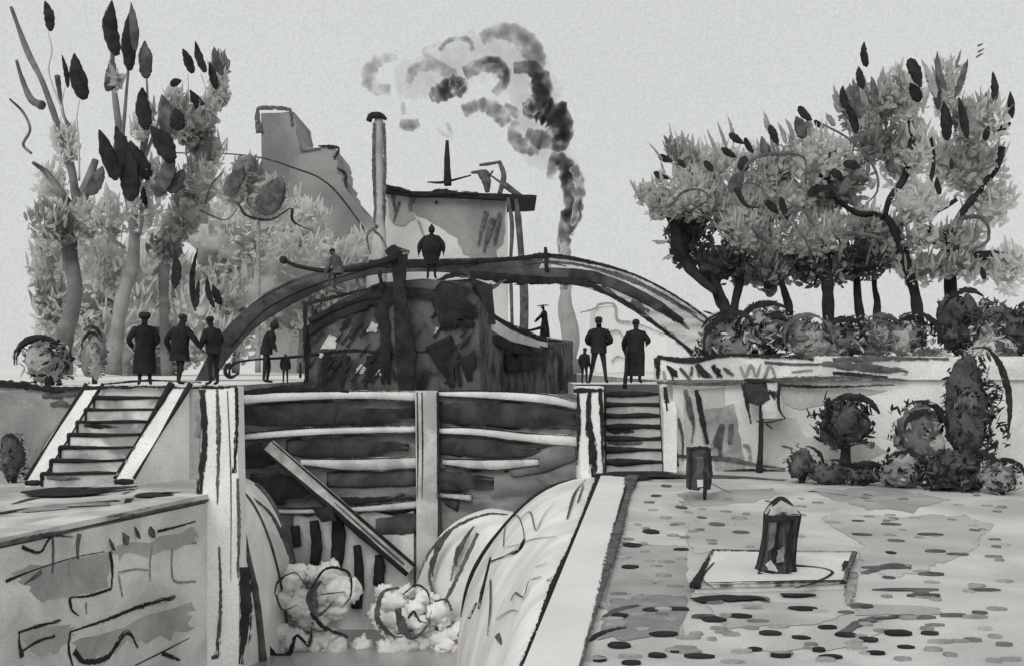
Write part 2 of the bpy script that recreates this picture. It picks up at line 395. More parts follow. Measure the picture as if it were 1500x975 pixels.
wpatch(zz((330, 590), (650, 520), (655, 570), (420, 610)), wash(140, 166, 0.8, 30, 0.4), 0.008)
for k, w, pts in ((0, [9, 3, 3, 4], zz((20, 690), (120, 650), (250, 610), (350, 590))), (0, 9, zz((370, 590), (378, 650), (375, 712))),
    (0, 7, zz((375, 715), (300, 738), (235, 745))), (0, [9, 7, 4], zz((235, 745), (242, 785), (265, 805))), (0, [14, 7, 6], zz((75, 945), (66, 900), (65, 860))),
    (0, [5, 8, 9], zz((62, 862), (130, 840), (205, 822))), (0, [5, 8, 9], zz((75, 925), (130, 890), (185, 876))), (0, [4, 8, 8], zz((245, 975), (232, 920), (236, 860))),
    (0, [4, 7, 11, 14], zz((235, 860), (360, 818), (470, 775), (590, 742))), (0, [14, 12, 14, 14, 8], zz((250, 925), (285, 958), (360, 945), (425, 862), (465, 912))),
    (0, [3, 4, 3], zz((455, 972), (560, 920), (637, 880))), (0, [10, 8], zz((545, 930), (605, 955))), (0, [10, 6, 7, 4], zz((75, 575), (135, 592), (175, 540), (250, 540))),
    (1, 7, zz((178, 545), (180, 600), (176, 665))), (1, [14, 12, 8], zz((268, 530), (262, 570), (262, 615))), (0, [7, 5, 5], zz((530, 522), (600, 505), (658, 488))),
    (2, 5, zz((512, 570), (505, 630), (505, 690))), (2, 6, zz((580, 580), (578, 640), (590, 690), (660, 690))), (2, 5, zz((400, 660), (450, 650), (500, 652))),
    (2, 6, zz((400, 670), (412, 740))), (2, 4, zz((235, 610), (232, 670))), (2, 5, zz((290, 760), (292, 800))), (1, [12, 5], zz((140, 660), (80, 700)))):
    mb.sw(pts, w, q0, wn, (INK, INKG, INKL)[k])
for x, y in ((375, 565), (418, 545), (460, 525), (510, 522)):
    c = ray(x / 2.294, 550 + y / 2.294, p0 + wn * 0.02, wn); mb.leaf(c, V((-0.35, -0.2, 0.9)), 24 * c.y / F, 14 * c.y / F, INKG, 0.3)
mb.build('block_face', t)
mb = MB()
mb.hull([a + V((0.015, 0, -0.07)), b + V((0.015, 0, -0.07)), b + V((0.015, 0, 0.03)), a + V((0.015, 0, 0.03))],
        [q + V((-0.75, 0, 0)) for q in (a + V((0, 0, -0.07)), b + V((0, 0, -0.07)), b + V((0, 0, 0.03)), a + V((0, 0, 0.03)))], wash(150, 196, .8, 30, .4))
for t0_, t1_, w_ in ((.62, .74, .03), (.74, .82, .045), (.86, .99, .035), (.3, .55, .04)):
    mb.tube([lerp(a, b, lerp(t0_, t1_, q)) + V((.03, 0, -.07 + U(-.04, .03))) for q in (0, .4, .7, 1)], [w_ * .6, w_, w_ * 1.2, w_ * .4], INKG, flat=(wn, .3))
mb.build('coping', t)

# pale corner pier
D0 = 21.8
t = thing('quoin_pier', P(322, 975, D0), 'tall pale stone pier at the left corner of the gates, with dark vertical joints', 'pier')
mb = MB()
mb.plate([(297, 566), (346, 566), (350, 760), (350, 1030), (300, 1030), (296, 760)], D0, 0.6, PAPER)
for pts, w, m in (([(296, 570), (300, 640), (294, 700), (290, 760)], [10, 9, 11, 7], INK), ([(300, 760), (297, 800), (292, 850), (288, 900), (288, 960)], [6, 8, 12, 14, 12], INKG),
    ([(318, 570), (320, 640), (318, 738)], [4, 7, 4], INKG), ([(346, 566), (347, 620), (343, 692)], [5, 6, 8], INK), ([(348, 700), (350, 780), (348, 846)], [4, 6, 5], INKG),
    ([(321, 800), (323, 880), (318, 960)], [3, 5, 10], INKG), ([(333, 572), (338, 700), (338, 850)], [1.5, 2, 1.5], INKG), ([(296, 566), (320, 567), (347, 565)], [6, 5, 6], INK),
    ([(358, 830), (360, 900), (354, 972)], [16, 20, 14], INK), ([(310, 963), (320, 961)], [6, 8], INKG)):
    mb.st(pts, D0 - 0.01, w, m)
mb.build('shaft', t)

# left bank retaining wall and platform edge
t = thing('retaining_wall', (-12, 25, 0), 'grey washed retaining wall under the left bank, on both sides of the flight of steps', 'wall')
mb = MB()
mb.box(-40, -7.16, 25.0, 25.5, -0.2, ZP - 0.02, wash(140, 182, 0.6, 24, 0.3))
mb.plate([(-60, 575), (120, 572), (70, 640), (40, 700), (-60, 740)], 24.98, 0.04, wash(112, 152, 0.7, 24, 0.4), 3)
mb.plate([(262, 575), (292, 572), (292, 735), (276, 750), (258, 730), (262, 640)], 24.97, 0.04, wash(138, 158, 0.8, 24, 0.4), 2)
for pts, w, m in (([(62, 580), (85, 577), (110, 578)], [6, 11, 8], INKG), ([(74, 592), (90, 590), (104, 594)], [6, 10, 6], INKG), ([(252, 600), (238, 650), (222, 690), (226, 715)], [12, 16, 14, 6], INKG),
    ([(272, 590), (258, 640), (240, 690)], [6, 5, 5], INKG), ([(292, 578), (290, 640)], [10, 8], INKL)):
    mb.st(pts, 24.95, w, m)
mb.build('wall_face', t)
mb = MB()
mb.st([(-120, 560), (14, 562), (70, 569), (150, 567), (230, 566), (300, 567)], 24.9, [9, 12, 9, 7, 6, 7], INK)
mb.st([(150, 562), (210, 557), (240, 557), (295, 560)], 24.95, [2, 4, 3, 5], INK)
mb.build('edge_coping', t)

# ---- left stairs
def stair(name, TL, TR, BL, BR, n, zt, label, sw, mats, edge=8):
    c = (TL + TR + BL + BR) / 4
    t = thing(name, (c.x, c.y, 0), label, 'steps')
    def at(u, v): return (lerp(lerp(TL.x, TR.x, u), lerp(BL.x, BR.x, u), v), lerp(lerp(TL.y, TR.y, u), lerp(BL.y, BR.y, u), v))
    for i in range(n):
        z = zt * (1 - (i + 1) / (n + 1)) + 0.02
        v0, v1 = i / n, (i + 1) / n
        mb = MB()
        A, B, C, D = at(sw, v0), at(1 - sw, v0), at(1 - sw, v1), at(sw, v1)
        mb.prism([A, D, C, B], -0.05, z, mats[i % len(mats)])
        k = V((0, -0.015, 0))
        e0, e1 = V((*D, z)) + k, V((*C, z)) + k
        r = edge * c.y / F / 2
        mb.tube([e0, lerp(e0, e1, 0.3) + V((0, 0, U(-.02, .02))), lerp(e0, e1, 0.7) + V((0, 0, U(-.02, .02))), e1], [r * U(.7, 1.2), r * U(.5, 1.3), r * U(.5, 1), r * U(.3, .8)], INK)
        if R() < 0.6:
            u = U(0, 0.15); h0 = lerp(e0, e1, u) + V((0, 0, -0.09)); h1 = lerp(e0, e1, u + U(0.4, 0.7)) + V((0, 0, -0.12))
            mb.tube([h0, lerp(h0, h1, 0.5), h1], [r * 0.8, r * 1.3, r * 0.4], random.choice((INK, INKG)), flat=(V((0, 1, 0)), .2))
        zr = zt * (1 - i / (n + 1)) + .02
        f0 = V((*D, z)) + V((-.02, -.02, 0)); b0 = V((*A, z)) + V((-.02, 0, .01)); r2 = edge * c.y / F / 2
        mb.tube([f0, V((f0.x, f0.y, max(0, z - zt / (n + 1))))], [r2 * .9, r2 * .6], INK)
        mb.tube([b0, f0], [r2 * .5, r2 * .9], INK)
        vs_ = [V((*q, z + .004)) for q in (A, D, C, B)]; mb.add(vs_, [[0, 1, 2, 3]], PALE)
        mb.build('step', t)
    return t, at
TL, TR = P(126, 572, 25.0), P(279, 572, 25.0)
BL, BR = G(37, 713), G(196, 711)
st_l, at = stair('stone_steps', TL, TR, BL, BR, 7, ZP, 'flight of stone steps between two slanting pale kerbs, going up to the left bank', 0.16,
                 [wash(120, 186, 1.2, 26, 0.3), wash(140, 200, 1.2, 26, 0.3)], 6)
for u0, u1 in ((0.0, 0.16), (0.82, 1.0)):
    mb = MB()
    A, B, C, D = at(u0, 0), at(u1, 0), at(u1, 1), at(u0, 1)
    mb.prism([A, D, C, B], -0.05, [ZP + 0.05, 0.16, 0.16, ZP + 0.05], PAPER)
    for (E, H, w) in ((A, D, 5), (B, C, 4)):
        e, h = V((*E, ZP + 0.06)), V((*H, 0.17)); r = w * 24 / F / 2
        big = 1.0 if u0 == 0 else 1.8
        mb.tube([e, lerp(e, h, 0.25), lerp(e, h, 0.6), h], [r * big * 1.3, r * big, r * 0.6, r * 1.2], INK)
    e, h = V((*D, 0.1)), V((*C, 0.1)); mb.tube([e, lerp(e, h, .5), h], [0.05, 0.07, 0.05], INK)
    mb.build('kerb', st_l)

# ---- right coping strip
t = tag(MB().build('x') if False else thing('coping_strip', (cl1.x, cl1.y, 0), 'long pale stone coping running towards us along the right side of the lock', 'coping'))
mb = MB()
y0, y1 = -6, 25.3
mb.prism([(edge_l(y0), y0), (edge_r(y0), y0), (edge_r(y1), y1), (edge_l(y1), y1)], -0.25, 0.06, wash(190, 204, 0.5, 40, 0.5, gamp=0.07))
def el(y, dx=0): return V((edge_l(y) + dx, y, 0.03))
def er(y, dx=0): return V((edge_r(y) + dx, y, 0.062))
mb.tube([el(y, -0.03) for y in (25.2, 22, 18, 15, 12.5, 11, 10, 8, 4)], [0.11, 0.09, 0.05, 0.05, 0.075, 0.04, 0.03, 0.03, 0.03], INK, flat=(V((.75, 0, .66)), .2))
mb.tube([er(y, 0.02) for y in (25.3, 23.5, 21, 18, 15, 13, 11, 9, 6)], [0.2, 0.16, 0.08, 0.10, 0.10, 0.07, 0.04, 0.03, 0.02], INKG, flat=(V((0, 0, 1)), .15))
mb.tube([er(y, -0.05) + V((0, 0, .015)) for y in (24, 20, 17)], [0.02, 0.03, 0.015], INK, flat=(V((0, 0, 1)), .15))
mb.build('slab', t)

# ---- curved wing wall on the right, flaring out to the gates
t = thing('wing_wall', (1.2, 22, ZW), 'pale rounded stone wing wall sweeping from the right coping down to the lock water', 'wall')
mb = MB(); WING = wash(190, 220, 0.7, 30, 0.4, gamp=0.08)
secs = [(-6, .25), (6, .4), (10, .75), (13, 1.15), (16, 1.65), (19, 2.25), (21.5, 2.8), (23.5, 3.2), (25.2, 3.5), (26.4, 3.65)]
NS = 16; grid = []
def wingpt(y, q, off=0.0):
    a = None
    for (ya, aa), (yb, ab) in zip(secs[:-1], secs[1:]):
        if ya <= y <= yb: a = lerp(aa, ab, (y - ya) / (yb - ya)); break
    th = q * math.pi / 2
    bul = 0.10 * math.sin(q * 9 + y * 0.5) * (1 if y > 12 else 0.3) * math.sin(q * math.pi)
    return V((edge_l(y) - 0.04 - a * math.sin(th) - bul * 0.6 - off * 0.7, y, 0.0 - (0 - ZW + 0.3) * (1 - math.cos(th)) - 0.06 + off * 0.7))
yy = [-6, 2, 6, 8, 10, 12, 14, 16, 18, 20, 21.5, 23, 24, 25.2, 26.4]
vs = [wingpt(y, q / NS) for y in yy for q in range(NS + 1)]
fs = [[i * (NS + 1) + q, i * (NS + 1) + q + 1, (i + 1) * (NS + 1) + q + 1, (i + 1) * (NS + 1) + q] for i in range(len(yy) - 1) for q in range(NS)]
mb.add(vs, fs, WING, True)
def wl_line(pts, w, m=None):
    ps = [wingpt(y, q, 0.02) for y, q in pts]
    mb.tube(ps, [w / 2 * p.y / F] * len(ps) if not isinstance(w, list) else [k / 2 * p.y / F for k, p in zip(w, ps)], m or INK, n=8)
wl_line([(26.3, 0.02), (26.3, .25), (26.3, .5), (26.3, .72), (26.3, .95)], [3, 6, 6, 9, 6])
mb.build('stone_face', t)
WINGMB = t

mb = MB()
ap = spline([(752, 752), (712, 750), (664, 770), (628, 808), (608, 860), (603, 915), (606, 990)], 5)
ins = [(lerp(x, 760, .16), lerp(y, 985, .10)) for x, y in ap]
A_ = [P(x, y, 27.2) for x, y in ap]; B_ = [P(x, y, 26.65) for x, y in ins]; Z_ = [p + V((0, .7, 0)) for p in A_]
n_ = len(A_)
mb.add(Z_ + A_ + B_ + [P(760, 985, 26.65)], [[i + k * n_, i + 1 + k * n_, i + 1 + (k + 1) * n_, i + (k + 1) * n_] for k in range(2) for i in range(n_ - 1)] + [[2 * n_ + i, 2 * n_ + i + 1, 3 * n_] for i in range(n_ - 1)], WING, True)
for pts, w in (([(744, 753), (710, 753), (662, 774), (627, 812), (607, 862)], [2, 4, 5, 6, 3]), ([(664, 772), (640, 806), (630, 850), (640, 880)], [3, 9, 8, 3]), ([(694, 770), (672, 806), (660, 850)], [3, 9, 4])): mb.st(pts, 26.5, w, INKG)
mb.build('apron', WINGMB)
# ---- right pier beside the gates
t = thing('gate_pier', P(862, 690, 26.2), 'pale pier between the lock gates and the right hand steps, with dark vertical bars', 'pier')
mb = MB()
mb.plate([(846, 566), (884, 566), (886, 702), (862, 712), (850, 695)], 26.2, 1.6, PAPER)
mb.box(P(846, 0, 26.2).x, P(884, 0, 26.2).x, 26.25, 27.8, ZW, 0.3, PALE)
for pts, w, m in (([(846, 570), (848, 620), (844, 680)], [4, 7, 6], INK), ([(864, 570), (862, 610), (868, 660), (870, 705)], [6, 9, 14, 14], INK), ([(879, 568), (882, 620), (884, 694)], [6, 7, 6], INK),
    ([(840, 572), (860, 571), (888, 572)], [7, 8, 5], INK), ([(870, 705), (874, 716)], [12, 8], INK)):
    mb.st(pts, 26.18, w, m)
mb.build('shaft', t)

# ---- right steps
TL, TR = P(884, 566, 28.3), P(966, 566, 28.3)
BL, BR = G(884, 693), G(972, 693)
st_r, at = stair('stone_steps', TL, TR, BL, BR, 7, ZP, 'straight grey flight of steps under the two standing men, beside the pale gate pier', 0.02, [wash(140, 172, 1.2, 26, 0.4)], 9)
mb = MB()
A, B, C, D = at(1.0, 0), at(1.22, 0), at(1.22, 1), at(1.0, 1)
mb.prism([A, D, C, B], -0.05, [ZP, 1.6, 1.6, ZP], PAPER)
mb.st([(975, 572), (980, 640), (986, 692)], 26.4, [3, 3, 4], INK)
mb.build('kerb', st_r)

# ---- right retaining wall and its parapet
t = thing('retaining_wall', (9, 27, 0), 'pale washed retaining wall with a lettered parapet band, behind the sign on the right', 'wall')
mb = MB(); XW0 = P(986, 0, 27).x
mb.box(XW0, 40, 27.0, 28.6, -0.2, 2.4, wash(184, 216, 0.55, 22, 0.3))
PW = [([(1000, 572), (1060, 566), (1068, 690), (1006, 690)], wash(150, 176, 0.8, 22, 0.4)), ([(1030, 600), (1075, 590), (1085, 640), (1090, 690), (1048, 688)], wash(120, 158, 1.4, 22, 0.4)),
      ([(1140, 566), (1250, 566), (1300, 572), (1220, 592), (1170, 600), (1150, 590)], wash(152, 172, 0.8, 22, 0.4)), ([(1120, 610), (1165, 612), (1185, 650), (1160, 690), (1110, 690)], wash(158, 182, 0.8, 22, 0.4)),
      ([(1180, 640), (1260, 640), (1300, 660), (1230, 690), (1170, 690)], wash(156, 182, 0.8, 22, 0.4))]
for k, (poly, m) in enumerate(PW): mb.plate(poly, 26.985 - 0.006 * k, 0.05, m, 4)
for pts, w, m in (([(974, 566), (978, 600), (984, 650), (994, 682)], [5, 9, 10, 12], INK), ([(994, 612), (1000, 640), (1000, 675)], [4, 5, 3], INKG), ([(1004, 570), (1012, 610), (1018, 625)], [6, 8, 4], INKG),
    ([(1020, 570), (1028, 610), (1036, 650)], [7, 9, 9], INK), ([(1010, 580), (1016, 620), (1012, 650)], [3, 4, 3], INKG), ([(1058, 620), (1052, 650), (1058, 668)], [8, 14, 6], INKG), ([(1072, 620), (1068, 650)], [7, 8], INKG),
    ([(1088, 650), (1096, 655), (1100, 680)], [4, 6, 4], INKL), ([(986, 667), (1060, 671), (1110, 680), (1150, 686)], [4, 7, 5, 4], INKG), ([(1145, 652), (1162, 656)], [2, 3], INKG),
    ([(1060, 690), (1110, 688), (1150, 690)], [4, 5, 4], INK)):
    mb.st(pts, 26.93, w, m)
mb.build('wall_face', t)
mb = MB()
XP0 = P(962, 0, 26.9).x
mb.box(XP0, 40, 26.85, 27.5, 2.42, 3.02, wash(176, 212, 0.7, 22, 0.35))
DP = 26.82
for pts, w, m in (([(962, 522), (1010, 528), (1060, 520), (1120, 521), (1192, 524)], [6, 9, 6, 8, 10], INK), ([(1120, 530), (1170, 533), (1230, 532)], [4, 4, 5], INKG), ([(963, 524), (964, 555)], [9, 7], INK),
    ([(1220, 526), (1290, 524), (1390, 525)], [6, 9, 5], INKG), ([(1205, 532), (1270, 537), (1330, 544)], [8, 14, 9], INKG), ([(962, 560), (1040, 562), (1110, 557), (1240, 553), (1330, 556)], [4, 6, 8, 9, 5], INKG), ([(1100, 561), (1200, 566), (1310, 563)], [4, 5, 4], INK),
    ([(1220, 545), (1300, 552)], [5, 7], INK), ([(1160, 544), (1190, 541)], [3, 4], INKL)):
    mb.st(pts, DP, w, m)
# the brushed lettering on the band
for pts, w, m in (([(974, 556), (972, 542)], [5, 5], INKL), ([(977, 535), (988, 547), (992, 552)], [5, 10, 4], INK), ([(986, 557), (984, 545)], [3, 4], INKG), ([(996, 538), (1004, 548), (1012, 556)], [4, 6, 8], INKG),
    ([(1014, 536), (1012, 550)], [4, 6], INKG), ([(1020, 533), (1030, 545), (1044, 552)], [8, 12, 6], INK), ([(1022, 534), (1024, 552)], [5, 4], INKG), ([(1044, 534), (1052, 546), (1058, 552)], [7, 10, 5], INK), ([(1054, 540), (1050, 553)], [4, 4], INKG),
    ([(1060, 538), (1074, 549)], [4, 8], INKG), ([(1084, 536), (1092, 550), (1100, 534), (1108, 550), (1114, 532)], [4, 4, 5, 4, 4], INKL), ([(1120, 552), (1128, 534), (1136, 552)], [4, 4, 5], INKL)):
    mb.st(pts, DP - 0.01, w, m)
mb.build('parapet_band', t)

# ================================================================== LOCK GATES
HL, HR, MI = 26.9, 26.9, 28.5
def dl(px): return lerp(HL, MI, (px - 350) / (612 - 350))
def dr(px): return lerp(MI, HR, (px - 640) / (845 - 640))
def gate(name, label, pxa, pxb, df, bands, posts):
    t = thing(name, P((pxa + pxb) / 2, 575, df((pxa + pxb) / 2)) + V((0, 0, -6)), label, 'lock gate')
    xs = [lerp(pxa, pxb, i / 10) for i in range(11)]
    mb = MB()
    top = [P(x, 577, df(x)) for x in xs]; bot = [V((p.x, p.y, ZW - 0.3)) for p in top]; th = V((0, 0.35, 0))
    mb.hull(top + bot[::-1], [p + th for p in top + bot[::-1]], wash(84, 128, 0.8, 26, 0.4, (1, 1, 3)))
    return t, mb
LBAND = wash(150, 190, 1.2, 26, 0.4)
gl, mb = gate('lock_gate', 'left leaf of the timber lock gates, with the long pale diagonal brace', 350, 612, dl, None, None)
GP = wash(38, 66, 1.6, 30, 0.4, dry=.8)
def gband(mb, df, pts, w, m, off=0.05, th=0.6):
    mb.st(pts, [df(x) - off for x, y in pts], w, m, th=th)
for pts, w, m in (([(352, 608), (420, 606), (500, 605), (604, 604)], [34, 36, 38, 32], GP), ([(420, 655), (480, 655), (540, 652), (596, 656)], [20, 32, 34, 22], GP), ([(354, 672), (375, 668), (400, 668)], [36, 44, 26], INK),  # INK panels at the left paint in the darkness of gaps in the gate
    ([(366, 706), (400, 712), (440, 718), (466, 712)], [28, 46, 42, 22], INK), ([(480, 702), (540, 700), (610, 698)], [18, 24, 22], DEEP), ([(478, 735), (540, 732), (610, 726)], [12, 10, 12], INK), ([(520, 758), (560, 752), (610, 748)], [8, 10, 8], INK),
    ([(548, 770), (580, 768), (608, 764)], [24, 32, 30], DEEP), ([(354, 760), (372, 790), (400, 812)], [20, 24, 14], DARK)):
    gband(mb, dl, pts, w, m, 0.04, 0.35)
mb.build('plank_face', gl)
for pts, w, m in (([(350, 584), (430, 580), (520, 578), (612, 580)], [15, 14, 12, 14], PALE), ([(350, 640), (420, 634), (500, 630), (612, 628)], [10, 12, 11, 10], PALE),
    ([(440, 676), (520, 680), (612, 677)], [10, 17, 16], LBAND), ([(400, 748), (450, 748), (540, 744), (612, 738)], [8, 9, 10, 12], LBAND)):
    mb = MB(); gband(mb, dl, pts, w, m, 0.12, 0.8)
    for o in (-0.5, 0.5):
        gband(mb, dl, [(x, y + o * k) for (x, y), k in zip(pts, w)], 2.5, INK, 0.2)
    mb.build('crossbeam', gl)
mb = MB(); mb.st([(350, 576), (430, 568), (510, 572)], [dl(350) - .2, dl(430) - .2, dl(510) - .2], [8, 12, 8], INK); mb.build('top_rail', gl)
for pts, w in (([(494, 745), (496, 790), (492, 836)], 18), ([(460, 762), (464, 800), (460, 830)], 15), ([(523, 798), (526, 840), (522, 890)], [9, 13, 15]), ([(555, 812), (556, 832), (554, 856)], [10, 14, 14]), ([(432, 770), (436, 800)], [12, 10])):
    mb = MB(); gband(mb, dl, pts, w, SOLID, 0.16, 0.8); mb.build('upright', gl)
mb = MB()
for i_ in range(8):
    xa, xb = lerp(430, 606, i_ / 8), lerp(430, 606, (i_ + 1) / 8)
    q = [P(xa, 752 + 6 * math.sin(i_ * 2.1), dl(xa) - .10), P(xb, 752 + 6 * math.sin((i_ + 1) * 2.1), dl(xb) - .10), P(xb, 985, dl(xb) - .10), P(xa, 985, dl(xa) - .10)]
    mb.hull(q, [p + V((0, .08, 0)) for p in q], wash(150, 205, 1.0, 26, .35, (1, 1, .5)))
mb.build('wet_sill', gl)
# diagonal brace
mb = MB()
a0, a1 = P(392, 652, 26.8), P(602, 834, 28.0); dirv = (a1 - a0).normalized(); up = V((0.66, 0, 0.75)) * 0.16; th = V((0, 0.22, 0))
mb.hull([a0 + up, a1 + up, a1 - up, a0 - up], [q + th for q in (a0 + up, a1 + up, a1 - up, a0 - up)], wash(150, 204, 1.5, 26, 0.3))
for sgn, ws in ((1, [0.015, 0.03, 0.05, 0.04]), (-1, [0.03, 0.07, 0.08, 0.06])):
    pp = [lerp(a0, a1, k) + up * sgn + V((0, -0.02, 0)) for k in (0, .35, .7, 1)]; mb.tube(pp, ws, INK)
mb.tube([lerp(a0, a1, .45) + up * .2 + V((0, -.03, 0)), lerp(a0, a1, .75) + V((0, -.03, 0)), lerp(a0, a1, .95) + V((0, -.03, 0))], [.01, .03, .02], INKG)
mb.plate([(456, 742), (486, 742), (492, 762), (470, 764)], 27.1, 0.1, INK, 2)
mb.build('diagonal_brace', gl)

gr, mb = gate('lock_gate', 'right leaf of the timber lock gates, beside the pale pier and steps', 632, 845, dr, None, None)
for pts, w, m in (([(642, 604), (720, 606), (800, 610), (846, 616)], [30, 36, 36, 30], GP), ([(632, 652), (680, 654), (740, 658), (796, 662)], [20, 26, 30, 20], GP), ([(634, 702), (680, 704), (722, 706)], [26, 32, 24], GP),
    ([(750, 688), (800, 674), (846, 652)], [20, 30, 36], DARK), ([(655, 730), (672, 734)], [18, 24], DEEP), ([(760, 680), (790, 655)], 5, INK), ([(775, 684), (815, 650)], 5, INK), ([(795, 684), (835, 648)], 5, INK), ([(740, 690), (765, 668)], 5, INK)):
    gband(mb, dr, pts, w, m, 0.04, 0.35)
mb.build('plank_face', gr)
for pts, w, m in (([(640, 576), (720, 578), (800, 584), (846, 594)], [8, 12, 14, 10], PALE), ([(640, 630), (700, 632), (770, 640), (846, 646)], [9, 12, 13, 16], PALE), ([(650, 676), (720, 680), (790, 676)], [9, 15, 10], LBAND), ([(640, 724), (690, 728)], [8, 10], LBAND)):
    mb = MB(); gband(mb, dr, pts, w, m, 0.12, 0.8)
    for o in (-0.5, 0.5):
        gband(mb, dr, [(x, y + o * k) for (x, y), k in zip(pts, w)], 2.5, INK, 0.2)
    mb.build('crossbeam', gr)
mb = MB(); mb.plate([(608, 572), (641, 572), (641, 740), (640, 990), (610, 990), (610, 745)], 28.2, 0.4, LBAND)
for x in (611, 618, 640): mb.st([(x, 574), (x + 1, 660), (x, 730)], 28.18, 2.2, INK)
mb.st([(642, 574), (643, 680), (646, 760), (650, 822)], 28.1, [2, 2, 3, 7], INK)
mb.build('mitre_post', gr)

# ================================================================== FALLING WATER AND FOAM
FO = wash(206, 226, 1.1, 26, 0.5, gamp=0.08)
FOG = wash(150, 196, 0.9, 26, 0.4)
# left wing wall, mirror of the right one
t2 = thing('wing_wall', (-6.6, 24.5, ZW), 'short pale curved wing wall at the left end of the lock gates, behind the tall pier', 'wall')
mb = MB()
def wing2(y, q, off=0.0):
    th = q / 16 * math.pi / 2; a = lerp(.5, 1.75, (y - 22.6) / 4.0)
    return V((-7.15 + a * math.sin(th) + off, y, -.1 - 4.4 * (1 - math.cos(th)) + off))
yy = [22.6, 23.4, 24.2, 25, 25.8, 26.6]
mb.add([wing2(y, q) for y in yy for q in range(17)], [[i * 17 + q, (i + 1) * 17 + q, (i + 1) * 17 + q + 1, i * 17 + q + 1] for i in range(5) for q in range(16)], WING, True)
for y0_, y1_, w in ((26.5, 26.5, .06), (24.2, 24.6, .10), (25.4, 25.8, .03)):
    pp = [wing2(lerp(y0_, y1_, k / 6), 3 + k * 2.1, .02) for k in range(7)]; mb.tube(pp, [w * U(.6, 1.3) for _ in pp], INKG)
mb.build('stone_face', t2)
mb = MB()
def sheet(L, Rr, d, m, th=.25):
    A = spline(L, 5); B = spline(Rr, 5)
    fr = [P(x, y, d - .25 * math.sin(math.pi * i / len(A))) for i, (x, y) in enumerate(A)]; bk = [P(x, y, d - .25 * math.sin(math.pi * i / len(B))) for i, (x, y) in enumerate(B)]
    md = [lerp(p, q, .5) + V((0, -.35, 0)) for p, q in zip(fr, bk)]
    n = len(fr)
    vs = fr + md + bk + [p + V((0, th, 0)) for p in md]
    fs = []
    for i in range(n - 1):
        for a, b in ((0, n), (n, 2 * n), (2 * n, 3 * n), (3 * n, 0)): fs.append([a + i, b + i, b + i + 1, a + i + 1])
    mb.add(vs, fs, m, True)
for pts, w in (([(356, 720), (395, 750), (420, 800), (432, 840)], [3, 5, 8, 3]), ([(412, 770), (424, 810), (422, 850)], [2, 3, 2]), 
    ([(700, 780), (672, 840), (644, 900), (642, 930), (660, 948), (674, 930)], [6, 6, 5, 6, 7, 8])):
    mb.st(pts, 25.75, w, INKG)
for cx_, cy_, sx_, sy_, n_ in ((455, 870, 46, 38, 26), (415, 905, 36, 40, 18), (490, 870, 26, 34, 12), (580, 895, 30, 38, 16), (622, 892, 28, 38, 14), (655, 920, 28, 34, 12), (450, 950, 70, 16, 18), (600, 955, 90, 14, 20), (690, 935, 28, 24, 8)):
    for q in range(int(n_ * 1.2)):
        a_ = U(0, 6.28); r_ = U(0, 1) ** .5; k = 25.8 / F; rr = U(7, 17) * k
        mb.blob(P(cx_ + math.cos(a_) * r_ * sx_, cy_ + math.sin(a_) * r_ * sy_, 25.8 + U(-.35, .5)), (rr * U(.9, 1.4), rr, rr), FO, .6, 2.0, 16, 11)
DF = 25.0
for pts, w, m in (([(402, 870), (408, 850), (432, 838), (448, 856), (455, 845)], [2, 3, 2, 2, 2], INK), ([(455, 862), (478, 832), (510, 838), (514, 870), (500, 890)], [3, 4, 5, 4, 3], INK), ([(470, 850), (452, 876), (466, 900), (490, 880)], [4, 9, 8, 5], INKG), ([(404, 870), (414, 892), (436, 885)], [3, 2, 2], INK),
    ([(382, 930), (402, 958), (424, 956), (434, 930), (452, 944), (458, 910)], [5, 8, 8, 6, 8, 8], INK), ([(456, 896), (474, 918), (510, 932)], [8, 7, 6], INK),
    ([(585, 860), (560, 868), (553, 905), (574, 930), (590, 932)], [3, 6, 10, 8, 4], INKG), ([(590, 870), (610, 856), (626, 866), (630, 885)], [2, 3, 4, 3], INK), ([(582, 890), (590, 918), (604, 934), (624, 918), (632, 892)], [10, 14, 6, 5, 3], INKG), ([(598, 905), (606, 895), (614, 908), (626, 912)], 4, INK), ([(636, 880), (654, 878), (662, 894)], [3, 3, 6], INKG),
    ([(672, 932), (690, 900), (704, 880)], [6, 16, 12], INK), ([(470, 870), (506, 866)], 2, INK)):
    mb.st(pts, DF, w, m)
tag(mb.build('foaming_water'), 'white foam and gushing water at the foot of the lock gates', 'water', kind='stuff')

# scribbled joints on the wing wall (its own face)
mb = MB()
def onwing(pts, w, m=INKG):
    ps = []
    for px, py in pts:
        best = None
        for i in range(1, 100):
            y = lerp(9.5, 26.2, i / 100)
            for q in range(1, 34):
                p = wingpt(y, q / 34, 0.035)
                sx = HX + p.x / p.y * F; sy = HY - (p.z - EYE) / p.y * F
                e = (sx - px) ** 2 + (sy - py) ** 2 - p.y * 0.0
                if best is None or e < best[0]: best = (e, p)
        ps.append(best[1])
    ws = w if isinstance(w, list) else [w] * len(ps)
    mb.tube(ps, [k * .36 * p.y / F for k, p in zip(ws, ps)], m, n=5, flat=(V((-.7, -.1, .7)).normalized(), .3))
onwing([(735, 800), (742, 770), (760, 755), (764, 790), (745, 800)], 3)
onwing([(764, 760), (775, 748), (780, 775), (792, 760), (800, 745), (815, 735)], 3)
onwing([(718, 822), (740, 812), (765, 795), (785, 787), (815, 785)], [5, 3, 3, 3, 2], INK)
onwing([(832, 760), (842, 720), (856, 700)], [6, 9, 4]); onwing([(848, 735), (858, 712)], [5, 6])
onwing([(716, 815), (712, 845), (706, 870), (700, 890)], [6, 10, 16, 14], INK)
onwing([(764, 790), (758, 805), (745, 812)], [10, 13, 6], INK)
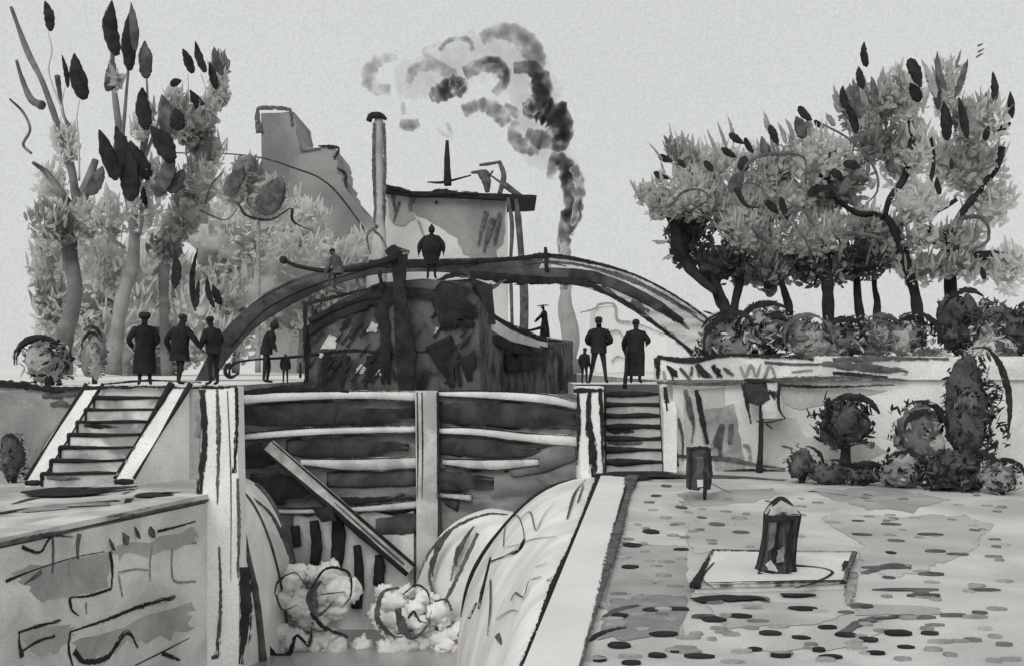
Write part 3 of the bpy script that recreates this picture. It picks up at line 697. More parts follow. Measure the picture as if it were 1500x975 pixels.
onwing([(724, 905), (745, 892), (760, 895)], [3, 3, 2], INK)
onwing([(748, 880), (756, 868), (768, 872), (776, 850), (790, 845)], 4)
onwing([(720, 850), (718, 890), (716, 930)], [5, 6, 5]); onwing([(730, 930), (732, 940)], [14, 12]); onwing([(800, 848), (812, 842)], [8, 5])
onwing([(786, 830), (800, 825)], [3, 3], INKL); onwing([(698, 885), (690, 905)], [10, 14], INK)
mb.build('joint_lines', WINGMB)

# ================================================================== FOOTBRIDGE
DBF, DBB = 36.6, 39.2
t = thing('footbridge', P(690, 560, 37.9), 'dark arched footbridge crossing the canal behind the barge', 'bridge')
outer = [(284, 560), (312, 508), (345, 466), (400, 424), (470, 396), (560, 382), (650, 379), (740, 377), (800, 373), (860, 383), (930, 405), (1000, 440), (1050, 476), (1080, 530)]
inner = [(306, 560), (335, 520), (372, 480), (430, 443), (490, 416), (560, 400), (650, 398), (720, 410), (780, 411), (840, 416), (900, 437), (955, 470), (1000, 506), (1030, 545)]
O_ = spline(outer, 5); I_ = spline(inner, 5)
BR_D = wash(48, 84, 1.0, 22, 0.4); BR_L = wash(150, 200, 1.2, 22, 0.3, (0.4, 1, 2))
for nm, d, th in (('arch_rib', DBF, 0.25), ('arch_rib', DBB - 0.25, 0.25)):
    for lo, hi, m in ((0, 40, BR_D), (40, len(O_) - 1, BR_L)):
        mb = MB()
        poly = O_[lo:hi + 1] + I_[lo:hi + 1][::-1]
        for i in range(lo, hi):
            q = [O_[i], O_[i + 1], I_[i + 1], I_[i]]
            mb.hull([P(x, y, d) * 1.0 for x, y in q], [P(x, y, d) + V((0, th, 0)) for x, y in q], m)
        if hi > 40:
            D_ = d - 0.03
            for pts, w, mm in (([(700, 382), (760, 378), (800, 374), (870, 385), (935, 405), (1000, 440), (1052, 480)], [7, 5, 7, 5, 4, 4, 3], INK), ([(690, 402), (760, 409), (850, 414), (910, 440), (960, 474), (1020, 520)], [13, 15, 10, 9, 9, 7], INK),
                ([(690, 398), (780, 400), (850, 402), (900, 416), (950, 440), (1000, 470)], [6, 12, 14, 13, 14, 6], BR_D), ([(800, 382), (860, 390), (930, 412), (990, 445), (1040, 478)], [3, 4, 7, 5, 4], INKG), ([(860, 404), (930, 430), (985, 462), (1010, 482)], [6, 9, 13, 4], INK),
                ([(900, 398), (960, 425), (1020, 460)], [2, 3, 2], INK), ([(770, 386), (800, 384), (830, 390)], 3, INKG), ([(960, 474), (1000, 505), (1030, 540)], [5, 4, 4], INK), ([(880, 420), (900, 432)], [10, 8], INKG), ([(925, 440), (950, 458)], [8, 9], INKG)):
                mb.st(pts, D_, w, mm)
        else:
            mb.st([(540, 386), (600, 386), (700, 384)], d - 0.03, [10, 13, 11], INK)
            mb.st([(330, 500), (380, 450), (450, 415), (540, 390)], d - 0.03, [20, 16, 12, 5], wash(56, 90, 1.4, 22, 0.4))
            for x, y in ((330, 487), (350, 468), (372, 452)): mb.st([(x, y), (x + 16, y - 10)], d - 0.05, [3, 4], INK)
        mb.build(nm, t)
mb = MB()
for i in range(len(O_) - 1):
    a, b = O_[i], O_[i + 1]; q = [(a[0], a[1] + 5), (b[0], b[1] + 5), (b[0], b[1] + 9), (a[0], a[1] + 9)]
    mb.hull([P(x, y, DBF + 0.25) for x, y in q], [V((P(x, y, DBF + 0.25).x, DBB - 0.25, P(x, y, DBF + 0.25).z)) for x, y in q], MID)
mb.build('deck', t)
mb = MB(); mb.st([(799, 362), (800, 380), (803, 398)], DBF - 0.1, [5, 8, 10], INK); mb.build('post', t)
mb = MB(); mb.st([(700, 408), (735, 404), (690, 422)] if False else [(690, 430), (720, 420), (742, 410)], DBF - 0.4, [6, 9, 5], INKG); mb.build('stay', t)

# ================================================================== BARGE
DS = 30.0
t = thing('barge', P(590, 560, DS) + V((0, 0, -0.2)), 'big black canal barge seen stern on behind the lock gates', 'barge')
HULL = wash(46, 96, 1.1, 26, 0.3); HULLD = wash(34, 54, 1.2, 26, 0.4, dry=1.0)
secs = []   # (d, left px-x metres, right metres, gunwale z at sides, crown z)
mb = MB()
stern = [(446, 590), (446, 482), (470, 456), (510, 434), (560, 414), (620, 408), (688, 414), (700, 440), (704, 590)]
front = [P(x, y, DS) for x, y in stern]
def sect(d, xl, xr, zg, zc):
    zb = 1.2
    ts = [(0, zb), (0, zg), (0.12, lerp(zg, zc, .45)), (0.28, lerp(zg, zc, .75)), (0.45, zc), (0.66, zc), (0.93, lerp(zg, zc, .6)), (1, zg), (1, zb)]
    return [V((lerp(xl, xr, u), d, z)) for u, z in ts]
rings = [front, sect(33, -5.75, -0.62, 4.25, 4.9), sect(36, -5.2, -0.24, 4.12, 4.5), sect(40, -4.0, 0.75, 3.9, 4.2), sect(44, -2.4, 1.75, 3.8, 4.0), sect(47, -0.4, 2.45, 3.85, 4.0), sect(49.5, 1.9, 2.95, 4.0, 4.1)]
n = len(front); vs = [p for r in rings for p in r]; fs = [list(range(n))]
for k in range(len(rings) - 1):
    for i in range(n): fs.append([k * n + i, (k + 1) * n + i, (k + 1) * n + (i + 1) % n, k * n + (i + 1) % n])
fs.append([(len(rings) - 1) * n + i for i in range(n)][::-1])
mb.add(vs, fs, HULL)
# dark bands, planks and hatching on the stern
E = DS - 0.03
for pts, w, m in (([(450, 486), (490, 462), (540, 440), (590, 430), (640, 432)], [12, 18, 24, 26, 22], HULLD), ([(448, 480), (449, 520), (448, 570)], [10, 9, 9], INK), ([(448, 520), (510, 513), (570, 516), (640, 514)], [4, 4, 5, 4], INK),
    ([(462, 455), (464, 480)], [5, 5], INK), ([(506, 520), (504, 545), (500, 566)], [12, 9, 6], INK), ([(541, 520), (539, 550), (534, 566)], [8, 9, 5], INK), ([(480, 520), (470, 565)], [14, 16], HULLD), ([(640, 500), (655, 530), (662, 566)], [40, 46, 30], INK), ([(683, 520), (690, 556)], [24, 20], HULLD),
    ([(640, 462), (668, 452), (700, 462)], [60, 70, 40], INK), ([(556, 420), (562, 480), (570, 560)], [20, 22, 26], HULLD)):
    mb.st(pts, E, w, m, th=0.25)
for k in range(90):
    x = U(452, 690); y = U(455, 562); L = U(16, 40)
    if 555 < x < 625: continue
    mb.st([(x, y), (x + L * 0.62, y - L * 0.8)], E - 0.03, [U(2.5, 4.5), U(1.5, 3)], random.choice((INK, INK, HULLD)))
for x, y, w in ((482, 502, 26), (545, 480, 18), (528, 540, 16), (556, 545, 12), (640, 484, 10), (470, 520, 8)):
    mb.plate([(x - w / 2, y + w / 3), (x, y - w / 2), (x + w / 2, y - w / 4), (x + w / 3, y + w / 3)], E - 0.015, 0.05, wash(140, 190, 2, 26, 0.4), 3)
# dark side planks
def side(pts, w, m):
    ps = [P(x, y, d) for x, y, d in pts]; mb.tube(ps, [k * .58 * p.y / F for k, p in zip(w, ps)], m, flat=(V((.88, -.47, 0)), .2))
side([(694, 418, 30.0), (716, 456, 33), (745, 476, 36), (790, 494, 41), (822, 500, 47)], [10, 9, 9, 9, 8], INK)
side([(692, 476, 29.9), (720, 496, 33), (765, 514, 37), (800, 518, 42)], [10, 16, 14, 8], INK)
side([(715, 470, 32.7), (740, 490, 35.7), (790, 507, 41), (820, 511, 46)], [3, 3, 3, 4], INK)
side([(740, 530, 35.6), (770, 530, 38), (800, 528, 42)], [26, 30, 26], HULLD)
side([(805, 505, 45), (815, 530, 45.5), (822, 570, 45.5)], [30, 34, 30], INK)
mb.build('hull', t)
mb = MB()
mb.plate([(712, 488), (730, 470), (775, 490), (815, 505), (800, 510), (755, 508)], 35.0, 0.1, PALE, 2) if False else None
mb.st([(447, 442), (447, 480), (446, 520)], E - 0.1, [7, 6, 6], INK)
mb.st([(444, 447), (470, 440), (520, 428), (566, 414)], E - 0.1, [9, 6, 6, 8], INK)
mb.st([(452, 470), (490, 452), (530, 438), (560, 436)], E - 0.1, [8, 6, 6, 4], INK)
mb.st([(458, 447), (460, 470)], E - 0.1, [5, 5], INK); mb.st([(556, 396), (560, 430)], E - 0.1, [5, 8], INK)
mb.build('stern_rail', t)
mb = MB()
mb.plate([(572, 372), (596, 372), (592, 420), (600, 470), (610, 520), (604, 572), (584, 574), (578, 500), (576, 420)], 29.35, 0.3, INK, 1.5)
mb.st([(566, 372), (580, 366), (600, 370)], 29.4, [10, 14, 8], INK)
rud = mb.build('rudder', t)
mb = MB()
mb.st([(416, 382), (440, 391), (480, 397), (520, 394), (560, 384), (580, 376)], 29.3, [5, 6, 7, 8, 11, 14], INK, th=1.0)
mb.blob(P(415, 381, 29.3), 0.11, SOLID, 0.2)
mb.build('tiller', rud)
mb = MB()
a = [P(642, 412, 30.6), P(694, 408, 30.6), P(700, 470, 30.6), P(636, 475, 30.6)]
mb.hull(a, [q + V((0.5, 2.4, 0)) for q in a], wash(44, 66, 1.4, 26, 0.4))
mb.st([(640, 412), (668, 402), (690, 408)], 30.5, [5, 9, 7], INK)
mb.build('cabin', t)
mb = MB()   # pale washboard above the side
for sgn in (0,):
    rows = [(700, 440, 462, 30.6), (722, 466, 484, 33), (750, 484, 500, 36), (790, 499, 509, 41), (818, 504, 511, 46)]
    for r0, r1 in zip(rows[:-1], rows[1:]):
        q = [P(r0[0], r0[1], r0[3] - 0.05), P(r1[0], r1[1], r1[3] - 0.05), P(r1[0], r1[2], r1[3] - 0.05), P(r0[0], r0[2], r0[3] - 0.05)]
        mb.hull(q, [p + V((-0.1, 0.1, 0)) for p in q], PALE)
mb.build('washboard', t)

# ================================================================== PEOPLE
BODY = wash(32, 48, 3.0, 26, 0.5); COATD = wash(26, 42, 3.0, 26, 0.5); SKIN = wash(60, 84, 4, 40, 0.5); COATG = wash(58, 90, 3.0, 26, 0.5)
def person(loc, h, face, label, coat=None, hat=None, lean=0.0, arms=None, legs=None, mat=BODY, sit=False, hatmat=None, bulk=1.0, skirt=None, stick=None):
    """face: heading in degrees, 90 = away from us, 270 = towards us; pose given in body space (x right, y forward, z up), 1.74 m tall"""
    base = V(loc); s = h / 1.74
    J = {'pel': (0, 0, .95), 'spi': (0, 0, 1.14), 'che': (0, 0, 1.34), 'nek': (0, .01, 1.49), 'hdb': (0, .02, 1.57), 'hdm': (0, .03, 1.655), 'hdt': (0, .02, 1.72)}
    Rd = {'pel': .135, 'spi': .125, 'che': .145, 'nek': .055, 'hdb': .075, 'hdm': .088, 'hdt': .055}
    A = arms or {}; Lg = legs or {}
    for sd, sg in (('l', -1), ('r', 1)):
        J['sh' + sd] = (sg * .17, 0, 1.42); Rd['sh' + sd] = .07
        J['el' + sd] = A.get('el' + sd, (sg * .25, -.03, 1.13)); Rd['el' + sd] = .047
        J['wr' + sd] = A.get('wr' + sd, (sg * .25, .08, .90)); Rd['wr' + sd] = .032
        e = V(J['el' + sd]); w = V(J['wr' + sd]); hd = w + (w - e).normalized() * 0.09
        J['ha' + sd] = tuple(hd); Rd['ha' + sd] = .04
        J['hi' + sd] = (sg * .095, 0, .90); Rd['hi' + sd] = .10
        J['kn' + sd] = Lg.get('kn' + sd, (sg * .11, .02, .50)); Rd['kn' + sd] = .063
        J['an' + sd] = Lg.get('an' + sd, (sg * .12, -.02, .09)); Rd['an' + sd] = .043
        an = V(J['an' + sd]); J['to' + sd] = (an.x + sg * .03, an.y + .17, an.z - .045); Rd['to' + sd] = .036
    up = {'spi', 'che', 'nek', 'hdb', 'hdm', 'hdt', 'shl', 'shr', 'ell', 'elr', 'wrl', 'wrr', 'hal', 'har'}
    Rl = Matrix.Rotation(-math.radians(lean), 3, 'X'); piv = V((0, 0, .95))
    M = Matrix.Rotation(math.radians(face - 90), 3, 'Z')
    def xf(v, upper):
        v = V(v)
        if upper: v = Rl @ (v - piv) + piv
        return M @ v * s
    names = list(J); idx = {k: i for i, k in enumerate(names)}
    E_ = [('pel', 'spi'), ('spi', 'che'), ('che', 'nek'), ('nek', 'hdb'), ('hdb', 'hdm'), ('hdm', 'hdt')]
    for sd in 'lr':
        E_ += [('che', 'sh' + sd), ('sh' + sd, 'el' + sd), ('el' + sd, 'wr' + sd), ('wr' + sd, 'ha' + sd), ('pel', 'hi' + sd), ('hi' + sd, 'kn' + sd), ('kn' + sd, 'an' + sd), ('an' + sd, 'to' + sd)]
    me = bpy.data.meshes.new('figure'); me.from_pydata([xf(J[k], k in up) for k in names], [(idx[a], idx[b]) for a, b in E_], [])
    tmp = bpy.data.objects.new('figure', me); COL.objects.link(tmp)
    mo = tmp.modifiers.new('Skin', 'SKIN'); mo.use_smooth_shade = True
    for i, k in enumerate(names):
        r = Rd[k] * s * (bulk if k in ('pel', 'spi', 'che') else 1); d = me.skin_vertices[0].data[i]; d.radius = (r, r); d.use_root = (k == 'pel')
    su = tmp.modifiers.new('Sub', 'SUBSURF'); su.levels = su.render_levels = 1
    dg = bpy.context.evaluated_depsgraph_get(); ev = tmp.evaluated_get(dg); m2 = bpy.data.meshes.new_from_object(ev)
    mb = MB(); mb.add([base + v.co for v in m2.vertices], [list(p.vertices) for p in m2.polygons], mat, True)
    bpy.data.objects.remove(tmp)
    # face, ears, hands
    hc = V(J['hdm'])
    def hb(off, r): mb.blob(base + xf(hc + V(off), True), r * s, SKIN, 0.05, nu=8, nv=6)
    hb((0, .085, -.01), .05); hb((0, .105, -.005), .02); hb((.035, .085, .02), .013); hb((-.035, .085, .02), .013); hb((.085, 0, 0), .022); hb((-.085, 0, 0), .022); hb((0, .085, -.05), .02)
    for sd, sg in (('l', -1), ('r', 1)):
        w = V(J['wr' + sd]); hd = V(J['ha' + sd]); dr_ = (hd - w).normalized(); sdv = dr_.cross(V((1, 0, 0))); sdv = sdv.normalized() if sdv.length > .1 else V((0, 1, 0))
        for k, (o, L) in enumerate(((-.03, .06), (-.01, .075), (.012, .07), (.032, .055))):
            p0_ = hd + sdv * o; p1 = p0_ + dr_ * L * .6; p2 = p1 + dr_ * L * .5 + V((-sg * .02, 0, 0))
            mb.tube([base + xf(q, True) for q in (p0_, p1, p2)], [.01 * s, .009 * s, .006 * s], SKIN, seg=5, n=2)
        p0_ = w + dr_ * .03 + sdv * .03; p1 = p0_ + sdv * .03 + dr_ * .03
        mb.tube([base + xf(q, True) for q in (p0_, p1, p1 + dr_ * .03)], [.012 * s, .011 * s, .007 * s], SKIN, seg=5, n=2)
    root = thing('person', base, label, 'person', None)
    mb.build('body', root)
    if coat:
        mb = MB(); seg = 16; rows = []
        for z, rx, ry in coat:
            ring = []
            for k in range(seg):
                a = 2 * math.pi * k / seg; kk = 1 + 0.06 * mnoise.noise(V((math.cos(a) * 2, math.sin(a) * 2, z * 3 + base.x)))
                ring.append(base + xf((math.cos(a) * rx * kk, math.sin(a) * ry * kk, z), z > .93))
            rows.append(ring)
        vs = [p for r_ in rows for p in r_]
        fs = [[i * seg + k, i * seg + (k + 1) % seg, (i + 1) * seg + (k + 1) % seg, (i + 1) * seg + k] for i in range(len(rows) - 1) for k in range(seg)]
        fs += [[k for k in range(seg)], [(len(rows) - 1) * seg + k for k in range(seg)][::-1]]
        mb.add(vs, fs, COATD if mat is BODY else mat, True)
        for sd in 'lr':
            pts = [base + xf(J[k + sd], True) for k in ('sh', 'el', 'wr')]
            mb.tube(pts, [.095 * s, .078 * s, .058 * s], COATD if mat is BODY else mat, n=4)
        mb.build('coat', root)
    if hat:
        mb = MB(); c = V(J['hdm'])
        kind = hat
        prof = {'cap': [(.02, .096), (.05, .104), (.095, .098), (.13, .062), (.14, .01)], 'brim': [(.04, .17), (.05, .175), (.055, .10), (.14, .09), (.16, .06), (.16, .005)],
                'flat': [(.07, .06), (.075, .30), (.09, .31), (.125, .12), (.14, .01)], 'hood': [(-.06, .10), (.02, .112), (.09, .10), (.16, .05), (.22, .01)],
                'bonnet': [(.02, .13), (.05, .15), (.11, .135), (.15, .12), (.16, .02)]}[kind]
        seg = 14; rows = [[base + xf(c + V((math.cos(2 * math.pi * k / seg) * r, math.sin(2 * math.pi * k / seg) * r * 1.1, z)), True) for k in range(seg)] for z, r in prof]
        vs = [p for r_ in rows for p in r_]
        fs = [[i * seg + k, i * seg + (k + 1) % seg, (i + 1) * seg + (k + 1) % seg, (i + 1) * seg + k] for i in range(len(rows) - 1) for k in range(seg)] + [[k for k in range(seg)][::-1], [(len(rows) - 1) * seg + k for k in range(seg)]]
        mb.add(vs, fs, hatmat or INK, True); mb.build('hat', root)
    return root
LONG = [(.30, .27, .23), (.55, .27, .23), (.80, .25, .21), (1.0, .22, .18), (1.2, .23, .19), (1.36, .235, .17), (1.44, .18, .13), (1.50, .08, .08)]
MIDC = [(.62, .27, .22), (.80, .26, .21), (1.0, .24, .19), (1.2, .25, .20), (1.36, .25, .18), (1.44, .19, .14), (1.50, .08, .08)]
JACK = [(.82, .22, .18), (1.0, .21, .17), (1.2, .235, .18), (1.36, .24, .17), (1.44, .18, .13), (1.50, .08, .08)]
GOWN = [(.10, .30, .27), (.4, .28, .25), (.8, .24, .2), (1.0, .18, .16), (1.2, .21, .17), (1.36, .215, .16), (1.44, .16, .12), (1.50, .07, .07)]
def foot(px, d): 
    p = P(px, 560, d); return (p.x, p.y, ZP + 0.005)
g1 = 'people standing on the left bank'
arms_hip = {'ell': (-.36, -.02, 1.15), 'wrl': (-.30, .10, .98), 'elr': (.30, 0, 1.14), 'wrr': (.22, .14, 1.0)}
person(foot(212, 25.6), 1.76, 110, 'person in a long dark coat and wide cap, nearest the left bushes above the steps', LONG, 'bonnet', 3, arms_hip, bulk=1.15)
person(foot(263, 25.5), 1.74, 60, 'person in a flared dark coat, one arm out, middle of three above the steps', MIDC, 'cap', 6, {'ell': (-.40, -.06, 1.16), 'wrl': (-.38, .02, .92), 'elr': (.36, .12, 1.18), 'wrr': (.46, .24, .98)},
       {'knl': (-.14, .12, .5), 'anl': (-.16, .10, .09), 'knr': (.14, -.06, .5), 'anr': (.2, -.22, .10)}, bulk=1.1)
person(foot(313, 25.4), 1.68, 150, 'person in a short dark jacket standing where the footbridge starts, right of the coated pair', JACK, 'cap', 8, {'ell': (-.30, .05, 1.15), 'wrl': (-.2, .22, 1.05), 'elr': (.30, .02, 1.15), 'wrr': (.2, .2, 1.02)}, bulk=1.15)
person(foot(390, 29.0), 1.74, 20, 'stooping hooded dark person at the canal rail, left of the barge', JACK, 'hood', 16, {'ell': (-.34, .0, 1.18), 'wrl': (-.42, .12, 1.02), 'elr': (.36, .05, 1.2), 'wrr': (.52, .16, 1.05)},
       {'knl': (-.16, .1, .5), 'anl': (-.26, .05, .09), 'knr': (.16, -.05, .5), 'anr': (.22, -.1, .10)}, bulk=1.2)
person(foot(418, 29.0), 0.85, 90, 'small dark child standing beside the stooping person at the canal rail', JACK, None, 0)
person(foot(877, 28.7), 1.82, 80, 'person in a dark jacket with legs apart at the top of the right steps', JACK, 'cap', -2, {'ell': (-.30, 0, 1.16), 'wrl': (-.2, .16, 1.04), 'elr': (.32, 0, 1.16), 'wrr': (.2, .16, 1.06)},
       {'knl': (-.16, .02, .5), 'anl': (-.24, -.02, .09), 'knr': (.15, 0, .5), 'anr': (.2, -.02, .09)}, bulk=1.15)
pr = person(foot(931, 28.7), 1.76, 75, 'person in a long dark skirted coat leaning on a stick, next to the parapet end', [(.22, .25, .22)] + MIDC[1:], 'cap', 4, {'ell': (-.32, .05, 1.16), 'wrl': (-.34, .2, .95), 'elr': (.34, .02, 1.2), 'wrr': (.3, .16, 1.14)}, bulk=1.1)
person(foot(856, 28.6), 0.98, 60, 'small dark child standing alone by the pale gate pier', JACK, 'cap', 3)
mb = MB(); mb.st([(918, 510), (917, 540), (915, 569)], 28.45, [5, 5, 7], INK, th=1.0)
tag(mb.build('walking_stick'), 'dark walking stick held upright by the person in the long skirted coat', 'stick')
cab = P(632, 408, 31.2)
person((cab.x, cab.y, P(640, 409, 31.2).z), 1.58, 90, 'person in a hooded cape standing on the barge cabin against the factory', [(.5, .18, .16), (.8, .30, .2), (1.0, .34, .22), (1.2, .32, .2), (1.36, .25, .17), (1.46, .15, .12), (1.52, .07, .07)], 'hood', 4,
       {'ell': (-.38, 0, 1.18), 'wrl': (-.42, .02, .9), 'elr': (.38, 0, 1.18), 'wrr': (.40, .02, .92)}, bulk=1.1)
bw = P(798, 496, 44)
person(bw, 1.42, 180, 'person under a broad flat hat on the far end of the barge, holding a pole', GOWN, 'flat', 5, {'ell': (-.22, .2, 1.2), 'wrl': (-.1, .42, 1.05), 'elr': (.22, .2, 1.2), 'wrr': (.1, .42, 1.0)})
mb = MB(); mb.st([(757, 484), (775, 484), (795, 479)], 43.8, [5, 4, 5], INK, th=1.0)
tag(mb.build('pole'), 'short dark pole held out level by the person in the flat hat', 'pole')
# the figure seated on the tiller
tl = P(497, 393, 29.3)
person((tl.x, tl.y - .05, tl.z - 0.80), 1.38, 150, 'small person sitting bent forward on the curved tiller of the barge', JACK, 'cap', 22, {'ell': (-.25, .3, 1.1), 'wrl': (-.3, .38, .98), 'elr': (.3, .1, 1.12), 'wrr': (.34, -.05, .95)},
       {'knl': (-.12, .34, .80), 'anl': (-.12, .36, .42), 'knr': (.14, .32, .78), 'anr': (.16, .30, .36)}, mat=COATG)

# canal rail on the left bank behind the gates
t = thing('guard_rail', (-7.3, 29, ZP), 'thin dark rail with a curled end along the left bank behind the gates', 'rail')
mb = MB(); mb.st([(335, 540), (345, 531), (375, 526), (410, 524), (446, 521)], 29.4, [6, 4, 3, 4, 4], INK, th=1.0); mb.st([(333, 532), (330, 545), (338, 552), (350, 546)], 29.4, [4, 6, 5, 3], INK, th=1.0); mb.build('rail', t)
for x in (336, 440):
    mb = MB(); mb.st([(x, 530), (x, 553)], 29.4, [3, 4], INK, th=1.0); mb.build('post', t)

# ================================================================== QUAY FURNITURE
# bollard
bc = G(1137, 846)
t = thing('mooring_bollard', (bc.x, bc.y, 0), 'squat dark faceted mooring bollard on a pale stone base, on the cobbled quay', 'bollard')
mb = MB()
sl = [G(1018, 868), G(1044, 815), G(1252, 818), G(1236, 862)]
mb.prism([(p.x, p.y) for p in sl], -0.02, 0.09, wash(182, 202, 0.8, 40, 0.5, gamp=0.12))
top = [V((p.x, p.y, 0.09)) for p in sl]
for i, (a, b, w) in enumerate(((0, 1, [.09, .05, .04]), (1, 2, [.05, .035, .05]), (2, 3, [.05, .04, .04]), (3, 0, [.05, .07, .08]))):
    A, B = top[a], top[b]; mb.tube([A, lerp(A, B, .33), lerp(A, B, .66), B], [w[0], w[1], w[1], w[2]], INK if i != 2 else INKG, flat=(V((0, 0, 1)), .5))
mb.sg([(1165, 828), (1205, 832), (1219, 840), (1190, 855), (1165, 862)], [3, 3, 4, 4, 3], INK, 0.09)
mb.sg([(1046, 824), (1032, 840), (1030, 850), (1048, 864)], [2, 3, 3, 4], INK, 0.09)
mb.sg([(1240, 822), (1236, 836)], [7, 8], INK, 0.09)
mb.sg([(1020, 880), (1060, 876), (1110, 876), (1128, 882)], [10, 9, 9, 4], INK, 0.012)
mb.sg([(1145, 872), (1195, 872)], [5, 6], INK, 0.012)
mb.sg([(1250, 838), (1245, 870), (1242, 885)], [12, 14, 10], INKL, 0.012)
mb.build('base_slab', t)
ax0 = V((bc.x, bc.y + 0.05, 0.09)); ax1 = P(1146, 752, 13.3)
k = 13.3 / F
prof = [(0.0, 27.5), (0.06, 27.5), (0.12, 25.5), (0.55, 24), (0.93, 25.5), (1.0, 25.5)]
def ringat(tt, r, nseg=8):
    c = lerp(ax0, ax1, tt); return [c + V((math.cos(2 * math.pi * (i + .5) / nseg) * r * k, math.sin(2 * math.pi * (i + .5) / nseg) * r * k, 0)) for i in range(nseg)]
mb = MB(); rings = [ringat(a, b) for a, b in prof]; n = 8
vs = [p for r_ in rings for p in r_]
mb.add(vs, [[i * n + q, i * n + (q + 1) % n, (i + 1) * n + (q + 1) % n, (i + 1) * n + q] for i in range(len(rings) - 1) for q in range(n)] + [list(range(n))[::-1]], wash(34, 72, 4, 50, 0.3, (3, 3, 0.6)))
for q, w in ((4, 1.6), (5, 1.6), (6, 2.2), (7, 2.2), (3, 1.6)):
    pts = [r_[q] * 1.0 for r_ in rings]; mb.tube(pts, [w * k * U(.7, 1.4) for _ in pts], INK)
mb.st([(1110, 838), (1130, 848), (1160, 842)], 13.0, [5, 8, 10], INK)
mb.st([(1120, 762), (1145, 757), (1170, 756)], 12.98, [6, 14, 12], INK)
mb.plate([(1127, 765), (1138, 764), (1134, 800), (1126, 806)], 13.0, .03, wash(70, 110, 6, 50, .4), 2)
mb.plate([(1140, 806), (1150, 800), (1148, 822), (1138, 824)], 12.99, .03, wash(96, 160, 6, 50, .4), 2)
mb.plate([(1122, 826), (1130, 820), (1140, 836), (1126, 834)], 12.99, .03, wash(150, 190, 6, 50, .4), 2)
mb.build('post', t)
mb = MB()
r0 = ringat(1.0, 26.5); ap = P(1144, 731, 13.3); r1 = [lerp(p, ap, .25) + V((0, 0, .05)) for p in r0]
mb.add(r0 + r1 + [ap], [[i, (i + 1) % n, n + (i + 1) % n, n + i] for i in range(n)] + [[n + i, n + (i + 1) % n, 2 * n] for i in range(n)], wash(120, 165, 4, 50, .4))
mb.tube([r0[4], lerp(r0[4], ap, .5) + V((0, 0, .03)), ap + V((0, 0, .01)), lerp(r0[7], ap, .5) + V((0, 0, .03)), r0[7]], [.012, .02, .022, .02, .012], INK)
mb.tube([r0[3], lerp(r0[3], ap, .5) + V((0, 0, .05)), ap + V((0, .02, .02)), lerp(r0[0], ap, .5) + V((0, 0, .05)), r0[0]], [.012, .02, .022, .02, .012], INK)
mb.build('cap', t)

# litter bin
bx = G(1030, 730)
t = thing('litter_bin', (bx.x, bx.y, 0), 'dark upright litter bin on a short post, on the quay before the retaining wall', 'bin')
mb = MB(); d = bx.y
mb.plate([(1010, 656), (1041, 656), (1042, 716), (1034, 718), (1030, 710), (1024, 718), (1010, 716)], d - .2, .42, wash(48, 86, 3, 30, .4), 1.5)
mb.st([(1008, 658), (1026, 655), (1044, 657)], d - .22, [5, 5, 5], INK); mb.st([(1011, 658), (1012, 690), (1010, 716)], d - .22, [6, 6, 5], INK); mb.st([(1039, 658), (1041, 690), (1040, 716)], d - .22, [5, 6, 5], INK)
mb.st([(1025, 668), (1025, 700)], d - .21, [14, 12], INKG)
mb.plate([(1021, 702), (1030, 702), (1030, 712), (1022, 713)], d - .235, .03, LIGHT)
mb.build('body', t)
mb = MB(); mb.st([(1033, 690), (1033, 712), (1032, 731)], d - .24, [5, 6, 5], INK, th=1); mb.build('post', t)

# notice sign
sx = P(1115, 690, 26.5)
t = thing('notice_sign', (sx.x, sx.y, 0), 'dark notice board on a thin post, standing against the pale retaining wall', 'sign')
mb = MB(); mb.st([(1116, 575), (1115, 620), (1114, 660), (1112, 691)], 26.55, [8, 7, 8, 10], INK, th=1); mb.build('post', t)
mb = MB()
mb.plate([(1090, 558), (1143, 560), (1146, 612), (1118, 612), (1116, 590), (1094, 588)], 26.42, .08, wash(150, 190, 2, 26, .4), 1)
mb.plate([(1090, 558), (1122, 560), (1128, 584), (1112, 594), (1094, 588)], 26.40, .05, wash(44, 70, 3, 30, .4), 2)
for pts, w in (([(1088, 562), (1094, 590), (1100, 620)], [5, 6, 5]), ([(1142, 560), (1140, 580), (1142, 600), (1150, 612)], [6, 5, 5, 4]), ([(1108, 616), (1125, 618), (1152, 612)], [2, 3, 3]), ([(1090, 556), (1110, 558), (1142, 558)], [3, 6, 3]), ([(1126, 572), (1138, 580)], [6, 10]), ([(1122, 620), (1132, 628)], [3, 3])):
    mb.st(pts, 26.38, w, INK)
mb.build('board', t)

